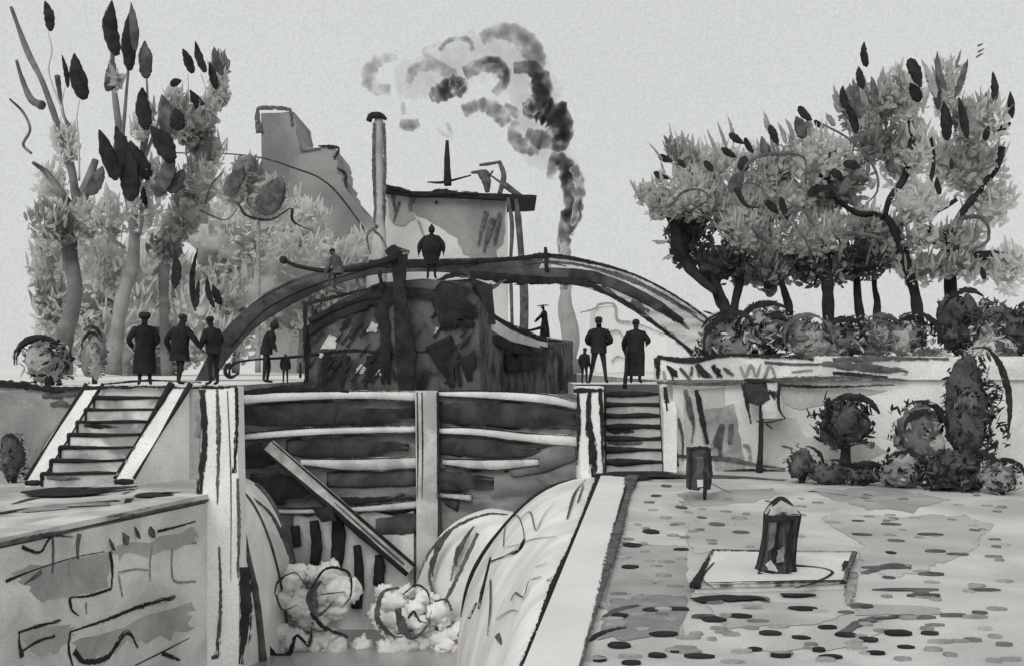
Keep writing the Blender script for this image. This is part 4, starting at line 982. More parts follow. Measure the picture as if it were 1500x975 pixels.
# ================================================================== SHRUBS
def shrub(px, py, rx, ry, d, zb, label, tone, group, rings=3, n=70, stem=True, lo=None, name='shrub'):
    c = P(px, py, d); k = d / F; r = V((rx * k, min(rx, ry) * k * 0.9, ry * k))
    t = thing(name, (c.x, c.y, zb), label, 'shrub', group)
    mats = {'d': (INK, DEEP, INKG), 'm': (INKG, DARK, MID), 'l': (MID, LIGHT, INKG), 'x': (INK, DARK, MID, LIGHT)}[tone]
    mb = MB()
    for q in range(5):
        o = V((U(-.3, .3) * r.x, U(-.3, .3) * r.y, U(-.3, .3) * r.z)); mb.blob(c + o, r * 0.55, mats[1 + (q % 2)], 0.5, 2.5, 14, 10)
    for q in range(int(n * 3.2)):
        v = V((random.gauss(0, 1), random.gauss(0, 1), random.gauss(0, 1))).normalized()
        lump = .80 + .55 * mnoise.noise(v * 2.2 + V((px, 0, 0)))
        p = c + V((v.x * r.x, v.y * r.y, v.z * r.z)) * lump * U(0.8, 1.1)
        tan = v.cross(V((0, -1, 0))); tan = tan.normalized() if tan.length > .2 else V((1, 0, 0))
        dirn = tan * random.choice((-1, 1)) * U(.2, 1) + v * U(0, .9) + V((U(-.4, .4), U(-.4, .4), U(-.2, .5)))
        mb.leaf(p, dirn, U(.16, .42) * r.x, U(.07, .15) * r.x, mats[0] if mnoise.noise(v * 1.8 + V((0, py, 0))) > .12 else random.choices(mats, (2, 2, 2, 1.2)[:len(mats)])[0], .3)
    # curling outer shoots
    for q in range(0 if tone == 'l' else max(1, rings - 2) if tone != 'd' else 1):
        a0 = U(-20, 60) + q * 25; a1 = a0 + U(80, 150); yy_ = U(-.9, -.3) if q < 2 else U(.2, .8)
        rr = U(.85, 1.05) if q == 0 else U(.55, .95)
        pts = [c + V((math.cos(math.radians(lerp(a0, a1, j / 6))) * r.x * rr, yy_ * r.y, math.sin(math.radians(lerp(a0, a1, j / 6))) * r.z * rr)) for j in range(7)]
        mb.tube(pts, [r.x * w for w in (.04, .10, .13, .14, .12, .08, .04)], mats[0], flat=(V((0, 1, 0)), .3))
    mb.build('foliage', t)
    if stem and c.z - r.z * .6 > zb - .2:
        mb = MB(); mb.tube([V((c.x, c.y, zb - .05)), V((c.x + .03, c.y, lerp(zb, c.z, .5))), c], [r.x * .2, r.x * .16, r.x * .1], INK); mb.build('stem', t)
    return t
gb = 'shrubs below the right retaining wall'
shrub(1237, 618, 47, 42, 25.6, 0, 'large black ball shaped shrub on a short stem, right of the notice sign', 'd', gb, 2, 150)
shrub(1342, 636, 44, 54, 25.3, 0, 'grey shrub with dark curling shoots, between the black ball shrub and the tall bush', 'x', gb, 4, 60)
shrub(1422, 545, 30, 36, 25.0, 1.2, 'dark looped crown of a tall bush at the right end of the wall', 'x', gb, 4, 70, False) if False else None
t = shrub(1424, 602, 44, 92, 25.0, 0, 'tall dark egg shaped bush, at the right end of the wall', 'd', gb, 1, 220)
shrub(1174, 680, 26, 28, 24.2, 0, 'small dark leafy shrub at the left end of the bottom row, nearest the sign post', 'd', gb, 2, 40)
shrub(1212, 692, 36, 20, 23.9, 0, 'low dark sprawling shrub second along the bottom row, under the black ball', 'd', gb, 2, 50)
shrub(1262, 694, 38, 18, 23.7, 0, 'lowest black creeping shrub of the bottom row', 'd', gb, 1, 50)
shrub(1320, 690, 40, 32, 23.2, 0, 'round shrub with a pale centre and dark rim, in the bottom row', 'x', gb, 3, 50)
shrub(1395, 692, 54, 40, 22.7, 0, 'wide black shrub with a ragged foot, biggest of the bottom row', 'd', gb, 2, 140)
shrub(1440, 690, 22, 14, 22.3, 0, 'dark shrub leaning out right of the wide black one', 'd', gb, 2, 40) if False else None
shrub(1464, 698, 36, 30, 22.0, 0, 'loose dotted shrub at the right end of the bottom row', 'x', gb, 1, 60)
gh = 'hedge bushes under the right trees'
hd = [(1064, 490, 36, 30, 'x', 'hedge bush with a round pale eye, first beside the end of the footbridge'), (1122, 470, 36, 26, 'x', 'dark domed hedge bush with a pale spot, second from the footbridge'), (1178, 482, 30, 22, 'm', 'mottled grey hedge bush under the thickest straight trunk'),
      (1232, 484, 30, 18, 'x', 'low hedge bush between the thick trunk and the thin ones'), (1282, 482, 28, 18, 'm', 'low grey hedge bush under the thin pale trunk'), (1330, 480, 28, 20, 'x', 'hedge bush at the foot of the forked tree'),
      (1405, 462, 30, 34, 'd', 'tall black hedge bush with an arching rim, under the rightmost tree'), (1445, 462, 28, 26, 'm', 'grey scalloped hedge bush just right of the tall black one'), (1490, 470, 30, 26, 'd', 'last dark hedge bush at the right edge')]
for px, py, rx, ry, tone, lab in hd: shrub(px, py + 14, rx * 1.3, ry + 14, 31.5 + U(-.3, .3), ZP, lab, tone, gh, 4, 130)
# pale bank hedge under the row
gs = 'bushes under the right end of the hedge'
for px, py, rx, ry, lab in ((1360, 528, 40, 22, 'pale grey bush hanging over the parapet near its right end'), (1450, 520, 44, 40, 'pale loose bush above the tall dark bush at the right')):
    shrub(px, py, rx, ry, 29.5, ZP, lab, 'l', gs, 2, 60)
gl_ = 'round bushes on the left bank'
shrub(72, 528, 40, 36, 26.2, ZP, 'three lobed dark bush at the left end of the left bank', 'x', gl_, 5, 80)
shrub(138, 517, 22, 44, 26.0, ZP, 'narrow egg shaped bush with a dark rim on the left bank', 'x', gl_, 4, 60)
shrub(20, 668, 22, 38, 24.2, 0, 'dark weedy bush at the foot of the left retaining wall', 'd', None, 1, 80)

# ================================================================== TREES
def lf(lo, hi): return wash(lo, hi, 0.5, 24, 0.4, gamp=.1, bump=0.1, leafy=.7)
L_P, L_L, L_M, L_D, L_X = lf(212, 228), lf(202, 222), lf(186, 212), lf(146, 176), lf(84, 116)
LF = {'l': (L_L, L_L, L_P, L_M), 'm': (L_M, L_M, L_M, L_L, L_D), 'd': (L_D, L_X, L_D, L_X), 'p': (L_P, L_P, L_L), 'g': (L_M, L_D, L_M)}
def clump(mb, px, py, rx, ry, d, tone, n, upw=0.6, core=0.5, leafk=1.0):
    k = d / F; c = P(px, py, d); r = V((rx * k, (rx + ry) / 2 * k * 0.85, ry * k)); ms = LF[tone]; base = random.choice(ms)
    if core:
        for q in range(3):
            o = V((U(-.35, .35) * r.x, U(0, .35) * r.y, U(-.35, .35) * r.z)); mb.blob(c + o, r * core * U(.7, 1.1), base, .6, 2.6, 12, 8)
    ph = U(0, 90)
    for q in range(n):
        spike = q % 9 == 0
        v = V((random.gauss(0, 1), random.gauss(0, 1), random.gauss(0, 1))).normalized() * (U(.85, 1.1) if spike else R() ** 0.4)
        if spike and v.z < 0: v.z *= -1
        p = c + V((v.x * r.x, v.y * r.y, v.z * r.z))
        # pigment pools: neighbouring leaves share a tone
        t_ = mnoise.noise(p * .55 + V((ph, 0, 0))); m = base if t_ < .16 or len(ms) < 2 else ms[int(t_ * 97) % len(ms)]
        if spike: mb.leaf(p, v * .5 + V((U(-.4, .4), U(-.4, .4), U(.1, .6) + upw)), U(16, 38) * k * leafk, U(3.5, 8) * k * leafk, m, .3)
        else: mb.blade(p, v * .6 + V((U(-.8, .8), U(-.8, .8), U(-.5, .7) + upw * .5)), U(9, 17) * k * leafk, U(4.5, 9) * k * leafk, m)
def tree(name, label, px, d, clumps, trunks, dabs_, group, tmat=INK, upw=.6, leafn=430, core=.5, zb=ZP, strokes=()):
    b = P(px, 500, d); t = thing(name, (b.x, b.y, zb), label, 'tree', group)
    mb = MB()
    for (pts, w) in trunks:
        ds = [d + U(-.4, .4) for _ in pts]; ds[-1] = d if len(pts) < 2 else ds[-1]
        mb.st(pts, ds, w, tmat, th=1.0, seg=8, n=8)
    mb.build('trunk', t)
    mb = MB()
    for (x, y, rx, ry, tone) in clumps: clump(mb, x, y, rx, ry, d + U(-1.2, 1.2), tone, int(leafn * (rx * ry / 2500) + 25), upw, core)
    for (x, y) in ((70, 46), (117, 145), (95, 128), (275, 108), (294, 107)):
        if name != 'bushy_tree' and any(abs(x - q[0]) < 3 for q in dabs_): mb.tube([P(x, y, d - 1), P(x + U(-9, 9), y + 28, d - .7), P(lerp(x, px + 20, .22) + U(-8, 8), y + 62, d - .4), P(lerp(x, px + 20, .5), y + 120, d)], [.012, .018, .025, .04], LIGHT)
    for (x, y, L, W, an, kk) in dabs_: mb.dab(x, y, d - U(.6, 2.0), L, W, an, (INKS, INKGS, INKL)[kk])
    for pts, w, m in strokes: mb.st(pts, d - 2.0, w, m, th=.7)
    mb.build('crown', t)
    return t
gt = 'trees along the right bank'
YB = 512
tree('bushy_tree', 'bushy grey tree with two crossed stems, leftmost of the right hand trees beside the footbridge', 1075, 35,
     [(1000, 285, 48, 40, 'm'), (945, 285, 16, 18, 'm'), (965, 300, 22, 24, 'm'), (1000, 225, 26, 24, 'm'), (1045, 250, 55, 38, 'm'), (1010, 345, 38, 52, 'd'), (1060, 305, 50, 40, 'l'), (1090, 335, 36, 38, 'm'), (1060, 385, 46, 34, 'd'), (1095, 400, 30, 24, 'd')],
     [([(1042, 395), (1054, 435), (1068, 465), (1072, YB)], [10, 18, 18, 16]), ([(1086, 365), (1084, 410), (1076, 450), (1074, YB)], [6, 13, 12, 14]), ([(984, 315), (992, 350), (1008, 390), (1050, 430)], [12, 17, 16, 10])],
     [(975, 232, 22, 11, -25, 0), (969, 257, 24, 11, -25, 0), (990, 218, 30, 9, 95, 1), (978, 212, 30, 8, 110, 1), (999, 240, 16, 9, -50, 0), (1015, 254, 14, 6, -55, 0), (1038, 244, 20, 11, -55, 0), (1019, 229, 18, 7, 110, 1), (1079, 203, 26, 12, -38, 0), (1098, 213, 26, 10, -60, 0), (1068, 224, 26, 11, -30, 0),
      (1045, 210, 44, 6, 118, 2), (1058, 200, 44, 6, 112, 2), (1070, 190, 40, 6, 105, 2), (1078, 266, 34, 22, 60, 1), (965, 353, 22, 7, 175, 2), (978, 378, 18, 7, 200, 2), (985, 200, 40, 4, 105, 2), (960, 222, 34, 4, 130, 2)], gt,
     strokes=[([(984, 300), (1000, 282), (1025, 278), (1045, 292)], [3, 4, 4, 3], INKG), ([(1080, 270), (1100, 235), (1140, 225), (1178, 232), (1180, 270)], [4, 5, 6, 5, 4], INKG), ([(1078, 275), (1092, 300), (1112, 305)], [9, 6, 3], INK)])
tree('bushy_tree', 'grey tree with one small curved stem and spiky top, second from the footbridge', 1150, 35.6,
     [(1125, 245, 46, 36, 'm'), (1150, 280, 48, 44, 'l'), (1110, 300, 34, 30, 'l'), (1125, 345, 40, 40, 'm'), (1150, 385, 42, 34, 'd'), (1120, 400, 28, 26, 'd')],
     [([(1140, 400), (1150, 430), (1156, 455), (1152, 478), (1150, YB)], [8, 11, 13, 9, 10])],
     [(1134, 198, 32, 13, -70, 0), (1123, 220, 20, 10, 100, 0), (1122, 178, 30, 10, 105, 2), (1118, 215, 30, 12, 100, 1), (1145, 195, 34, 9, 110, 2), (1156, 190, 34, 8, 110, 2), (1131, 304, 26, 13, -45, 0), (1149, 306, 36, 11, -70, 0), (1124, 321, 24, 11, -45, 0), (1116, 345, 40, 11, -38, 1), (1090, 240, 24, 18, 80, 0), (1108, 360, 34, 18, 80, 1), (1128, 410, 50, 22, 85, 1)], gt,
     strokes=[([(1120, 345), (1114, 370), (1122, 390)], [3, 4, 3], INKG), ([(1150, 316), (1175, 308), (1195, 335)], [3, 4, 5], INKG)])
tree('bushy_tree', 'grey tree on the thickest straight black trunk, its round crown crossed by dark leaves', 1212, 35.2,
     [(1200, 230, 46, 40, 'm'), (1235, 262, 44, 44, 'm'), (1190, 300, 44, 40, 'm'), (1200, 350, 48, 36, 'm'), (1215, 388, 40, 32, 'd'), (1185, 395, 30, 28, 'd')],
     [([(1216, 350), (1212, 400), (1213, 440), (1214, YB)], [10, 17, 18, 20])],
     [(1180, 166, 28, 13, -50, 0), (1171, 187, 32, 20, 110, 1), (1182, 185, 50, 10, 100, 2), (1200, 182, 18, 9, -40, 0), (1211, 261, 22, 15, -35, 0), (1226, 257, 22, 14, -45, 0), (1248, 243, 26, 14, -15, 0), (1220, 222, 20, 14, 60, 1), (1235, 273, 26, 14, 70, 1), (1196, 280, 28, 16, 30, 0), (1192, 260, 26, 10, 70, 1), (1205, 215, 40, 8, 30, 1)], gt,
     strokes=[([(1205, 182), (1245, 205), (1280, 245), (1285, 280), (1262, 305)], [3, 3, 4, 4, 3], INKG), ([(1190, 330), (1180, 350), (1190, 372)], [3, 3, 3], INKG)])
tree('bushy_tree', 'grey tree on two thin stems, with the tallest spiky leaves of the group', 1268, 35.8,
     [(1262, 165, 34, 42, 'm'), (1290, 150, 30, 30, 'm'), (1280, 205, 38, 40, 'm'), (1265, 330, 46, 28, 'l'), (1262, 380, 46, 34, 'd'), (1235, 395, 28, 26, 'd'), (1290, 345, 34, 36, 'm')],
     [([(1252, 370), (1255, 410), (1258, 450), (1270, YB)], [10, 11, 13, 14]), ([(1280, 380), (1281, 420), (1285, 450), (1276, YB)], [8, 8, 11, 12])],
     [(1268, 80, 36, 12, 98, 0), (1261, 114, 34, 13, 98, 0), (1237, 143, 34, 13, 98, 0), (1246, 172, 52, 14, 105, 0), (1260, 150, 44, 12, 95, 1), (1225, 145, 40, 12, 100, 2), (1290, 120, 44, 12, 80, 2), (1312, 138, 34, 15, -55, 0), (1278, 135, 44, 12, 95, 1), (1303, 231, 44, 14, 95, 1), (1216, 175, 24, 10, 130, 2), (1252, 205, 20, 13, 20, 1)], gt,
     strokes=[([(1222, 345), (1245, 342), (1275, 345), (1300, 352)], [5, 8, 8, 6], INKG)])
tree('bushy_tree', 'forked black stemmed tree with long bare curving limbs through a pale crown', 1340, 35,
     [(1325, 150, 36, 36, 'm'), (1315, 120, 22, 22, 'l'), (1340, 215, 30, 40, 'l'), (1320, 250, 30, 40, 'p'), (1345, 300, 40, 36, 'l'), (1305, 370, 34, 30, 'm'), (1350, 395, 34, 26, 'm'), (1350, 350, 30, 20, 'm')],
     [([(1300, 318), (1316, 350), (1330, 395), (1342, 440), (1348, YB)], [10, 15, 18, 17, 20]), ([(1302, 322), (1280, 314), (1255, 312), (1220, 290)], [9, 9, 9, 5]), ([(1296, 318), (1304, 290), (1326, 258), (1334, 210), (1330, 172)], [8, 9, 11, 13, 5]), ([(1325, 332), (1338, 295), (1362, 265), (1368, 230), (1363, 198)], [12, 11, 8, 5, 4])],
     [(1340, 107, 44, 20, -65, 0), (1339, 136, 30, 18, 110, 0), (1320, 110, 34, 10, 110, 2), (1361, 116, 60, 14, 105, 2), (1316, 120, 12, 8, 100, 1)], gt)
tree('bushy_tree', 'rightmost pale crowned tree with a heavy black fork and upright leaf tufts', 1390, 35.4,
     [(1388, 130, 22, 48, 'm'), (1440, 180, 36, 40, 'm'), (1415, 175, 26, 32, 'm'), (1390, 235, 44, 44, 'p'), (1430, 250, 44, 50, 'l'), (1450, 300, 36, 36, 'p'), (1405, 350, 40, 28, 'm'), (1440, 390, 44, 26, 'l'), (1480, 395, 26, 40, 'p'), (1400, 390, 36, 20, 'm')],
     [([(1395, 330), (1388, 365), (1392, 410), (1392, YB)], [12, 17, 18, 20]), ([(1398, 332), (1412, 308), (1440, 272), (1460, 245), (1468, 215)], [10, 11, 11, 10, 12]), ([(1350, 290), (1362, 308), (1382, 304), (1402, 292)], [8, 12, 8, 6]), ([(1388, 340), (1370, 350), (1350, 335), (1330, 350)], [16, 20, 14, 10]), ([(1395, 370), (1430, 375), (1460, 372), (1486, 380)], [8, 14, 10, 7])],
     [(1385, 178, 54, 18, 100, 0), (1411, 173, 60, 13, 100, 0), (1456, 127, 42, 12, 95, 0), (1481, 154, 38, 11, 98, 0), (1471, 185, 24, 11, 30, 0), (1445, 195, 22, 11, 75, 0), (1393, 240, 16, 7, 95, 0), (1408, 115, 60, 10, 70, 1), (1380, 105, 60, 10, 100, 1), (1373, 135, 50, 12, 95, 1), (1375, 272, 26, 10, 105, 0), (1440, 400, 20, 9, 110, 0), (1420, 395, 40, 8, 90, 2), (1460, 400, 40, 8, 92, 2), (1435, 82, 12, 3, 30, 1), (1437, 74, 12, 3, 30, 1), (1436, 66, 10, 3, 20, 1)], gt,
     strokes=[([(1405, 335), (1410, 320), (1440, 320), (1448, 350), (1420, 370)], [8, 8, 6, 6, 8], INKG)])

# ---- left trees
YL = 548
gt2 = 'trees on the left bank'
GT = wash(84, 120, 0.9, 20, 0.4); GT2 = wash(100, 136, 0.9, 20, 0.4)
tree('tall_tree', 'tall tree with a thick grey winding trunk and thin bare branches at the far left', 95, 34, [(75, 330, 34, 40, 'm'), (70, 395, 30, 50, 'm'), (80, 455, 34, 44, 'm'), (75, 270, 26, 30, 'p'), (125, 330, 24, 40, 'l'), (95, 215, 20, 34, 'p')],
     [([(140, 235), (122, 285), (104, 320), (102, 370), (110, 420), (104, 460), (92, 500), (90, YL)], [10, 18, 24, 24, 22, 24, 30, 34]), ([(112, 300), (104, 245), (85, 185), (62, 120), (40, 75), (16, 10)], [12, 12, 10, 8, 9, 5]), ([(105, 305), (90, 285), (70, 255), (48, 238)], [14, 13, 9, 5]), ([(62, 155), (45, 145), (32, 115), (24, 88)], [14, 10, 7, 4]), ([(46, 225), (34, 212), (44, 190), (34, 165), (14, 145)], [4, 4, 4, 4, 3]), ([(106, 192), (94, 172), (88, 140), (84, 112)], [10, 5, 6, 9])],
     [(117, 113, 64, 26, 100, 0), (95, 105, 46, 8, 97, 0), (70, 24, 44, 16, 100, 0), (140, 265, 46, 22, 65, 1), (112, 278, 22, 10, 110, 1)], gt2, GT, .9, 380, .45)
tree('tall_tree', 'slender tree with an S curved grey trunk and broad black leaves, behind three people', 175, 33.5, [(170, 118, 8, 18, 'm'), (214, 165, 14, 18, 'm'), (205, 190, 14, 20, 'l'), (228, 262, 26, 30, 'm'), (165, 320, 24, 36, 'l'), (160, 390, 28, 46, 'l'), (212, 310, 24, 36, 'p')],
     [([(180, 200), (184, 260), (196, 330), (194, 390), (182, 430), (172, 480), (166, YL)], [12, 15, 15, 20, 20, 22, 26]), ([(180, 220), (172, 170), (165, 110), (165, 70)], [12, 10, 8, 6]), ([(196, 300), (206, 250), (212, 200), (214, 170)], [10, 9, 12, 20]), ([(143, 322), (160, 345), (182, 363)], [6, 5, 5]), ([(178, 215), (184, 150), (188, 100), (190, 60)], [7, 5, 4, 2]), ([(206, 250), (228, 190), (240, 165), (256, 150)], [6, 5, 4, 2]), ([(212, 200), (216, 150), (214, 100)], [6, 4, 2])],
     [(168, 42, 78, 24, 95, 0), (190, 62, 84, 22, 92, 0), (160, 110, 50, 20, 88, 1), (213, 88, 54, 22, 92, 1), (195, 40, 70, 14, 95, 1), (158, 228, 72, 24, 105, 0), (178, 230, 90, 30, 102, 0), (190, 255, 80, 30, 95, 0), (205, 235, 60, 26, 115, 0), (236, 212, 62, 30, 120, 0), (240, 255, 70, 24, 75, 1), (258, 265, 40, 22, 60, 1), (212, 160, 60, 24, 95, 0), (240, 170, 60, 24, 95, 1), (258, 175, 34, 24, 100, 0), (212, 295, 40, 12, 90, 0), (205, 320, 60, 6, 90, 1), (255, 395, 56, 15, 90, 0), (228, 395, 20, 7, 60, 1)], gt2, GT2, .9, 380, .4)
tree('leaning_tree', 'leaning tree with a heavy mid grey sweep of foliage curving up to a split top', 250, 36, [(240, 365, 24, 22, 'g'), (258, 335, 28, 28, 'g'), (275, 300, 28, 28, 'g'), (292, 262, 28, 28, 'g'), (304, 225, 28, 28, 'g'), (285, 195, 30, 28, 'g'), (262, 175, 26, 30, 'g'), (300, 165, 22, 26, 'g'), (320, 130, 16, 28, 'g'), (322, 100, 13, 22, 'g'), (258, 150, 16, 22, 'g')],
     [([(318, 110), (306, 190), (280, 290), (245, 365), (240, 440), (244, YL)], [8, 16, 24, 22, 14, 16])],
     [(275, 90, 36, 15, 110, 0), (294, 84, 46, 13, 108, 0), (312, 112, 40, 13, 105, 0), (288, 148, 34, 15, 120, 0), (258, 122, 18, 12, 20, 0), (320, 90, 40, 14, 105, 1), (288, 410, 92, 9, 92, 0), (290, 430, 40, 8, 88, 0), (309, 428, 46, 9, 100, 0), (318, 432, 30, 13, 110, 0)], gt2, GT2, .5, 520, .7,
     strokes=[([(300, 300), (310, 270), (330, 250)], [3, 3, 2], INKG), ([(292, 308), (330, 322), (352, 300)], [3, 2, 2], INKG)])
# ---- far pale trees
gf = 'pale trees far behind the left bank'
for i, (px, d, cl, lab) in enumerate((
    (150, 62, [(120, 420, 60, 80, 'l'), (170, 470, 60, 60, 'l'), (110, 500, 55, 50, 'p')], 'pale far tree behind the winding trunk at the left'),
    (250, 66, [(230, 440, 60, 80, 'l'), (270, 480, 60, 60, 'p'), (220, 520, 60, 40, 'l')], 'pale far tree behind the three people on the left bank'),
    (345, 70, [(350, 340, 70, 60, 'p'), (340, 420, 60, 50, 'l'), (310, 440, 50, 60, 'l'), (330, 490, 60, 50, 'p')], 'pale far tree filling the space above the left arm of the footbridge'),
    (440, 76, [(430, 330, 55, 45, 'p'), (450, 390, 66, 50, 'p'), (420, 440, 60, 50, 'p'), (480, 470, 66, 50, 'p')], 'pale far tree behind the tiller of the barge'),
    (540, 80, [(540, 380, 50, 40, 'p'), (590, 390, 44, 36, 'p'), (540, 450, 60, 50, 'p')], 'palest far tree in front of the factory chimney'))):
    tree('distant_tree', lab, px, d, cl, [([(px, 400), (px + 3, 470), (px, 545)], [6, 9, 12])], [], gf, INKL, .4, 420, .75)
tree('distant_tree', 'grey rounded far tree with dark curved outlines, above the left arm of the footbridge', 375, 62, [(360, 255, 26, 26, 'm'), (390, 285, 32, 28, 'g'), (340, 280, 24, 24, 'm'), (390, 310, 40, 20, 'p')],
     [([(380, 280), (378, 400), (378, 545)], [5, 7, 9])], [(395, 285, 60, 40, 55, 1), (345, 265, 50, 26, 60, 1)], gf, INKL, .2, 420, .65,
     strokes=[([(350, 300), (362, 316), (395, 322), (425, 305)], [3, 4, 4, 3], INK), ([(428, 305), (430, 325), (458, 338)], [4, 4, 2], INK)])

# ================================================================== FAR BUILDINGS
def slab(mb, poly, d, th, m, rough=1.5): mb.plate(poly, d, th, m, rough)
FB = wash(104, 140, 0.12, 8, 0.35)
t = thing('tower_house', P(408, 540, 95), 'grey flat topped tower block with a dark roof line, far beyond the left trees', 'building'); t.location.z = ZP; WORLD[t.name].z = ZP
mb = MB(); slab(mb, [(384, 166), (430, 164), (438, 215), (438, 545), (384, 545)], 95, 8, FB, 3); mb.build('wall', t)
mb = MB(); mb.st([(380, 195), (377, 165), (385, 158), (420, 160), (426, 164), (428, 185)], 94.9, [12, 6, 7, 6, 6, 5], INKG, th=.3); mb.build('roof_edge', t)
t = thing('warehouse', P(470, 540, 92), 'grey stepped roof warehouse between the tower block and the chimney', 'building'); t.location.z = ZP; WORLD[t.name].z = ZP
mb = MB(); slab(mb, [(425, 228), (450, 215), (488, 218), (494, 245), (506, 275), (530, 305), (556, 335), (556, 545), (425, 545)], 92, 9, wash(98, 136, .12, 8, .35), 9); mb.build('wall', t)
mb = MB(); mb.st([(466, 214), (482, 215), (496, 218), (490, 232)], 91.9, [2, 5, 6, 7], INK, th=.3); mb.st([(494, 246), (506, 256), (506, 270), (510, 278)], 91.9, [3, 5, 4, 2], INK, th=.3)
mb.st([(440, 222), (470, 218)], 91.9, [3, 4], INKG, th=.3); mb.build('roof_edge', t)
mb = MB(); mb.st([(250, 224), (340, 226), (390, 233), (430, 246), (470, 262), (500, 290), (540, 345), (548, 358)], [50, 60, 66, 70, 74, 80, 84, 86], [2, 2, 2.5, 3, 3, 3, 2.5, 3], INKG, th=1)
tag(mb.build('overhead_cable'), 'thin slack cable running from the left trees down to the factory chimney', 'cable')

DFY = 72
t = thing('factory', P(660, 540, DFY), 'grey factory with a tall chimney, roof hoists and a hopper leg, behind the footbridge', 'factory'); t.location.z = ZP; WORLD[t.name].z = ZP
FM = wash(98, 136, 0.16, 9, 0.4); FL = wash(160, 190, .16, 9, .4)
mb = MB()
slab(mb, [(566, 284), (742, 288), (744, 545), (566, 545)], DFY, 12, FL)
slab(mb, [(592, 284), (742, 290), (738, 340), (728, 378), (690, 384), (668, 350), (640, 330), (610, 315)], DFY - .06, .3, FM, 5)
slab(mb, [(566, 284), (606, 288), (606, 320), (590, 332), (572, 326)], DFY - .12, .3, wash(124, 150, .16, 9, .4), 4)
for pts, w, m in (([(605, 282), (600, 310)], [9, 6], INKG), ([(585, 296), (576, 325)], [5, 3], INKG), ([(712, 310), (700, 360)], [6, 5], INKG), ([(722, 320), (708, 370)], [9, 7], INKG), ([(732, 312), (724, 360)], [6, 6], INKG), ([(612, 322), (622, 350)], [3, 3], INKL), ([(575, 282), (578, 310)], [6, 5], INKG), ([(640, 295), (638, 299)], [4, 4], INK)):
    mb.st(pts, DFY - .2, w, m)
mb.build('wall', t)
mb = MB(); slab(mb, [(560, 274), (600, 280), (660, 281), (740, 284), (786, 286), (786, 290), (740, 292), (660, 288), (600, 287), (562, 281)], DFY - .8, 6, SOLID, 1)
mb.st([(566, 273), (590, 278), (610, 285)], DFY - .9, [5, 6, 4], INK); mb.st([(625, 284), (650, 281), (700, 284)], DFY - .9, [5, 9, 6], INK); rf = mb.build('roof', t)
c = P(555, 300, DFY - 3)
mb = MB(); mb.st([(555, 172), (554, 230), (556, 290), (556, 330), (552, 400), (552, 545)], DFY - 3, [13, 15, 16, 18, 30, 36], wash(128, 176, .3, 9, .4), th=1.0, jit=.03)
mb.st([(548, 180), (547, 235), (549, 300), (548, 330)], DFY - 3.35, [4, 5, 5, 4], INKG); mb.st([(562, 180), (564, 235), (563, 300), (564, 325)], DFY - 3.35, [5, 5, 6, 5], INKG); chim = mb.build('chimney', t)
mb = MB(); mb.st([(540, 178), (544, 170), (556, 169), (566, 175)], DFY - 3.4, [8, 10, 9, 5], INK, th=1.0); mb.build('chimney_cap', chim)
mb = MB(); mb.st([(553, 330), (538, 345), (542, 372)], DFY - 3.5, [4, 4, 3], INKG); mb.st([(545, 335), (560, 350), (572, 378)], DFY - 3.5, [4, 3, 3], INKG); mb.build('guy_stay', t)
mb = MB(); mb.st([(655, 206), (655, 240), (656, 272)], DFY - .5, [5, 9, 12], INK, th=1.0); mb.st([(626, 267), (650, 267), (690, 257)], DFY - .5, [2, 4, 2], INK, th=1); mb.build('roof_mast', rf)
mb = MB()
for pts, w in (([(702, 242), (718, 240), (734, 237)], [4, 5, 4]), ([(732, 238), (738, 258), (732, 284)], [6, 8, 7]), ([(690, 253), (710, 252), (716, 258)], [4, 7, 6]), ([(704, 252), (712, 264), (714, 282)], [12, 14, 6]), ([(720, 258), (745, 276)], [3, 4]), ([(715, 262), (722, 250)], [4, 3]), ([(738, 270), (762, 288)], [10, 8])):
    mb.st(pts, DFY - .6, w, INKG, th=1.0)
mb.build('roof_hoist', rf)
for pts, w in (([(744, 290), (750, 330), (748, 390), (750, 470), (750, 535)], [5, 6, 5, 5, 5]), ([(756, 292), (760, 330), (764, 380), (768, 440), (766, 535)], [6, 10, 9, 13, 11])):
    mb = MB(); mb.st(pts, DFY - 1.2, w, INKG, th=1.0); mb.build('hopper_leg', t)
# pale far warehouses seen under the right arm of the bridge
t = thing('distant_house', P(890, 540, 110), 'very pale far house with thin grey roof line, under the footbridge right arm', 'building'); t.location.z = ZP; WORLD[t.name].z = ZP
mb = MB(); slab(mb, [(872, 450), (905, 446), (908, 470), (975, 486), (975, 545), (872, 545)], 110, 8, wash(190, 202, .2, 8, .4), 1); mb.build('wall', t)
mb = MB(); mb.st([(850, 458), (872, 452), (878, 446), (900, 446), (904, 468), (925, 472), (950, 480), (975, 490)], 109.7, [2, 3, 4, 3, 4, 4, 3, 2], INKL); mb.st([(888, 488), (905, 484), (915, 496)], 109.7, 3, INKL); mb.st([(896, 530), (904, 522), (918, 526)], 109.7, 3, INKL); mb.build('roof_edge', t)

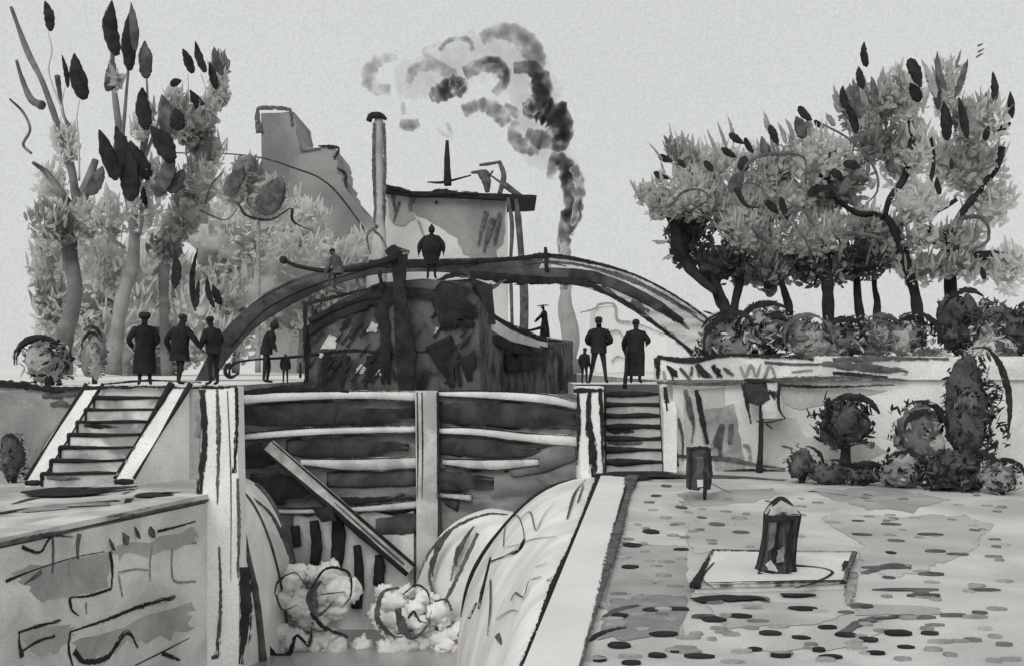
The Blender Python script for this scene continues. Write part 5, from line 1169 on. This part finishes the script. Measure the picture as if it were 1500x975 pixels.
# tug with its funnel, and the smoke
t = thing('tugboat', P(835, 545, 56), 'small tug with a tall grey funnel beyond the bow of the barge', 'boat')
mb = MB(); z0 = ZU - .2
ringh = [(-2.2, 1.2), (-1.6, 1.5), (1.6, 1.5), (3.2, 0.0), (1.6, -1.5), (-1.6, -1.5), (-2.2, -1.2)]
cx = P(835, 0, 56).x
mb.prism([(cx - .6 + y * .55, 56 + x * 1.3) for x, y in ringh], z0, ZU + .9, DEEP); mb.build('hull', t)
mb = MB(); mb.st([(829, 425), (828, 450), (834, 478), (836, 500), (832, 525)], 56, [14, 22, 26, 26, 24], wash(120, 150, .6, 14, .4), th=1.0, jit=.03); mb.build('funnel', t)
mb = MB(); mb.box(cx - .9, cx + .7, 55.4, 57.6, ZU + .9, ZU + 1.7, DARK); mb.build('deckhouse', t)

def smoke_mat(dens, s):
    m = bpy.data.materials.new('smoke'); m.use_nodes = True; nt = m.node_tree; nt.nodes.clear()
    o = nt.nodes.new('ShaderNodeOutputMaterial'); v = nt.nodes.new('ShaderNodeVolumePrincipled')
    a = lin(s); v.inputs['Color'].default_value = (a, a, a * 1.02, 1)
    ge = nt.nodes.new('ShaderNodeNewGeometry'); nz = nt.nodes.new('ShaderNodeTexNoise'); nz.inputs['Scale'].default_value = 1.5; nz.inputs['Detail'].default_value = 4
    nt.links.new(ge.outputs['Position'], nz.inputs['Vector'])
    mr = nt.nodes.new('ShaderNodeMapRange'); mr.inputs['From Min'].default_value = .32; mr.inputs['From Max'].default_value = .60; mr.inputs['To Min'].default_value = 0; mr.inputs['To Max'].default_value = dens
    nt.links.new(nz.outputs['Fac'], mr.inputs['Value']); nt.links.new(mr.outputs[0], v.inputs['Density'])
    nt.links.new(v.outputs[0], o.inputs['Volume']); return m
SM_D, SM_M, SM_L = smoke_mat(3.6, 60), smoke_mat(2.2, 90), smoke_mat(1.4, 110)
SM_V = smoke_mat(0.16, 150)
mb = MB(); SD = 58
def curl(pts, w, m, dz=0): mb.st(pts, SD + dz, [q * 1.22 + 1 for q in w], m, th=.96, seg=12, n=9, jit=.25)
curl([(829, 428), (828, 380), (826, 345), (838, 310), (836, 270), (826, 238), (806, 228)], [13, 14, 18, 22, 24, 18, 10], SM_D)
curl([(829, 430), (829, 390), (828, 350)], [11, 11, 12], SM_D, -.3)
curl([(828, 350), (832, 300), (840, 262), (822, 232), (790, 205), (790, 160), (770, 110), (740, 80), (690, 85), (640, 110), (580, 120)], [10, 22, 30, 40, 60, 70, 70, 60, 60, 60, 36], SM_V, 1.5)
curl([(836, 345), (846, 305), (848, 265), (838, 240)], [6, 12, 14, 8], SM_D, -.6)
curl([(806, 262), (812, 238), (826, 228)], [10, 14, 8], SM_M, -1)
curl([(705, 58), (730, 46), (762, 54), (784, 82), (786, 102)], [14, 20, 24, 26, 18], SM_L, .5)
curl([(752, 100), (778, 100), (794, 122), (788, 150), (768, 160)], [14, 20, 22, 24, 14], SM_D, -.5)
curl([(680, 108), (706, 96), (730, 98), (740, 118), (724, 138)], [16, 18, 20, 14, 10], SM_M, 0)
curl([(704, 92), (728, 88), (742, 108), (738, 130)], [4, 8, 8, 6], SM_D, -1.2)
curl([(598, 122), (608, 102), (636, 96), (662, 112), (674, 128)], [10, 13, 14, 16, 12], SM_L, 0)
curl([(630, 144), (650, 134), (668, 122)], [12, 24, 20], SM_D, -.8); curl([(660, 118), (676, 124), (668, 140)], [12, 16, 12], SM_D, -.9)
curl([(582, 84), (556, 88), (540, 108), (546, 128), (572, 132)], [6, 14, 18, 16, 12], SM_L, 0)
curl([(644, 74), (654, 62), (670, 57), (688, 60), (692, 76)], [5, 5, 6, 6, 5], SM_D, 0)
curl([(678, 164), (704, 154), (728, 164), (742, 182)], [14, 16, 20, 16], SM_M, 0)
curl([(586, 180), (600, 184), (614, 180)], [10, 14, 10], SM_M, 0); curl([(590, 150), (592, 168)], [5, 6], SM_L, .4)
curl([(756, 178), (752, 196), (764, 214), (790, 220)], [10, 16, 18, 14], SM_M, -.3)
curl([(766, 162), (790, 160), (816, 172), (824, 200), (812, 222)], [18, 30, 34, 24, 14], SM_D, 0)
curl([(770, 196), (795, 205), (815, 196)], [16, 22, 18], SM_M, .4); curl([(738, 156), (752, 164), (760, 172)], [10, 12, 10], SM_M, 0); curl([(780, 120), (796, 146), (800, 165)], [12, 20, 16], SM_M, .6)
curl([(640, 190), (660, 200), (655, 180)], [5, 6, 5], SM_L, .4); curl([(640, 90), (620, 76), (640, 66)], [5, 6, 4], SM_L, .8)
sm = tag(mb.build('smoke'), 'grey curling smoke rising from the tug funnel and drifting left over the factory', 'smoke', kind='stuff')

# ================================================================== SKY, LIGHT, CAMERA
SUN_EL, SUN_AZ = math.radians(36), math.radians(205)     # azimuth from +Y (north) clockwise: behind us, a little to the left
w = bpy.data.worlds.new('World'); sc.world = w; w.use_nodes = True
nt = w.node_tree; nd = nt.nodes; ln = nt.links; bg = nd['Background']
sky = nd.new('ShaderNodeTexSky'); sky.sky_type = 'NISHITA'; sky.sun_disc = False; sky.sun_elevation = SUN_EL; sky.sun_rotation = SUN_AZ; sky.air_density = 1; sky.dust_density = 4
hs = nd.new('ShaderNodeHueSaturation'); hs.inputs['Saturation'].default_value = 0.10; ln.new(sky.outputs[0], hs.inputs['Color'])
mx = nd.new('ShaderNodeMix'); mx.data_type = 'RGBA'; mx.inputs['Factor'].default_value = 0.93; mx.inputs['B'].default_value = (6.7, 6.86, 6.86, 1)
ln.new(hs.outputs[0], mx.inputs['A'])
tc = nd.new('ShaderNodeTexCoord')
n1 = nd.new('ShaderNodeTexNoise'); n1.inputs['Scale'].default_value = 430; n1.inputs['Detail'].default_value = 2; ln.new(tc.outputs['Generated'], n1.inputs['Vector'])
n2 = nd.new('ShaderNodeTexNoise'); n2.inputs['Scale'].default_value = 2.5; n2.inputs['Detail'].default_value = 3; ln.new(tc.outputs['Generated'], n2.inputs['Vector'])
m1 = nd.new('ShaderNodeMapRange'); m1.inputs['From Min'].default_value = .3; m1.inputs['From Max'].default_value = .7; m1.inputs['To Min'].default_value = .93; m1.inputs['To Max'].default_value = 1.07; ln.new(n1.outputs['Fac'], m1.inputs['Value'])
m2 = nd.new('ShaderNodeMapRange'); m2.inputs['From Min'].default_value = .3; m2.inputs['From Max'].default_value = .7; m2.inputs['To Min'].default_value = .975; m2.inputs['To Max'].default_value = 1.025; ln.new(n2.outputs['Fac'], m2.inputs['Value'])
mm = nd.new('ShaderNodeMath'); mm.operation = 'MULTIPLY'; ln.new(m1.outputs[0], mm.inputs[0]); ln.new(m2.outputs[0], mm.inputs[1])
mu = nd.new('ShaderNodeMix'); mu.data_type = 'RGBA'; mu.blend_type = 'MULTIPLY'; mu.inputs['Factor'].default_value = 1
ln.new(mx.outputs['Result'], mu.inputs['A']); ln.new(mm.outputs[0], mu.inputs['B'])
ln.new(mu.outputs['Result'], bg.inputs['Color']); bg.inputs['Strength'].default_value = 0.1
sd = bpy.data.lights.new('sun', 'SUN'); sd.energy = 1.5; sd.angle = math.radians(35); sd.color = (1, .98, .95)
so = bpy.data.objects.new('sun', sd); COL.objects.link(so)
dirv = V((-math.sin(SUN_AZ) * math.cos(SUN_EL), -math.cos(SUN_AZ) * math.cos(SUN_EL), -math.sin(SUN_EL)))
so.rotation_euler = dirv.to_track_quat('-Z', 'Y').to_euler(); so.location = (-8, -10, 25)
cd = bpy.data.cameras.new('camera'); cam = bpy.data.objects.new('camera', cd); COL.objects.link(cam); sc.camera = cam
cam.location = (0, 0, EYE); cam.rotation_euler = (math.radians(90), 0, 0)
cd.sensor_fit = 'HORIZONTAL'; cd.sensor_width = 36; cd.lens = 36 * F / 1500; cd.shift_y = (HY - 487.5) / 1500; cd.clip_end = 6000; cd.clip_start = .1
sc.view_settings.view_transform = 'Standard'; sc.view_settings.look = 'None'; sc.view_settings.exposure = 0; sc.view_settings.gamma = 1; sc.view_settings.use_curve_mapping = False
sc.cycles.max_bounces = 6; sc.cycles.volume_bounces = 0; sc.cycles.transparent_max_bounces = 24
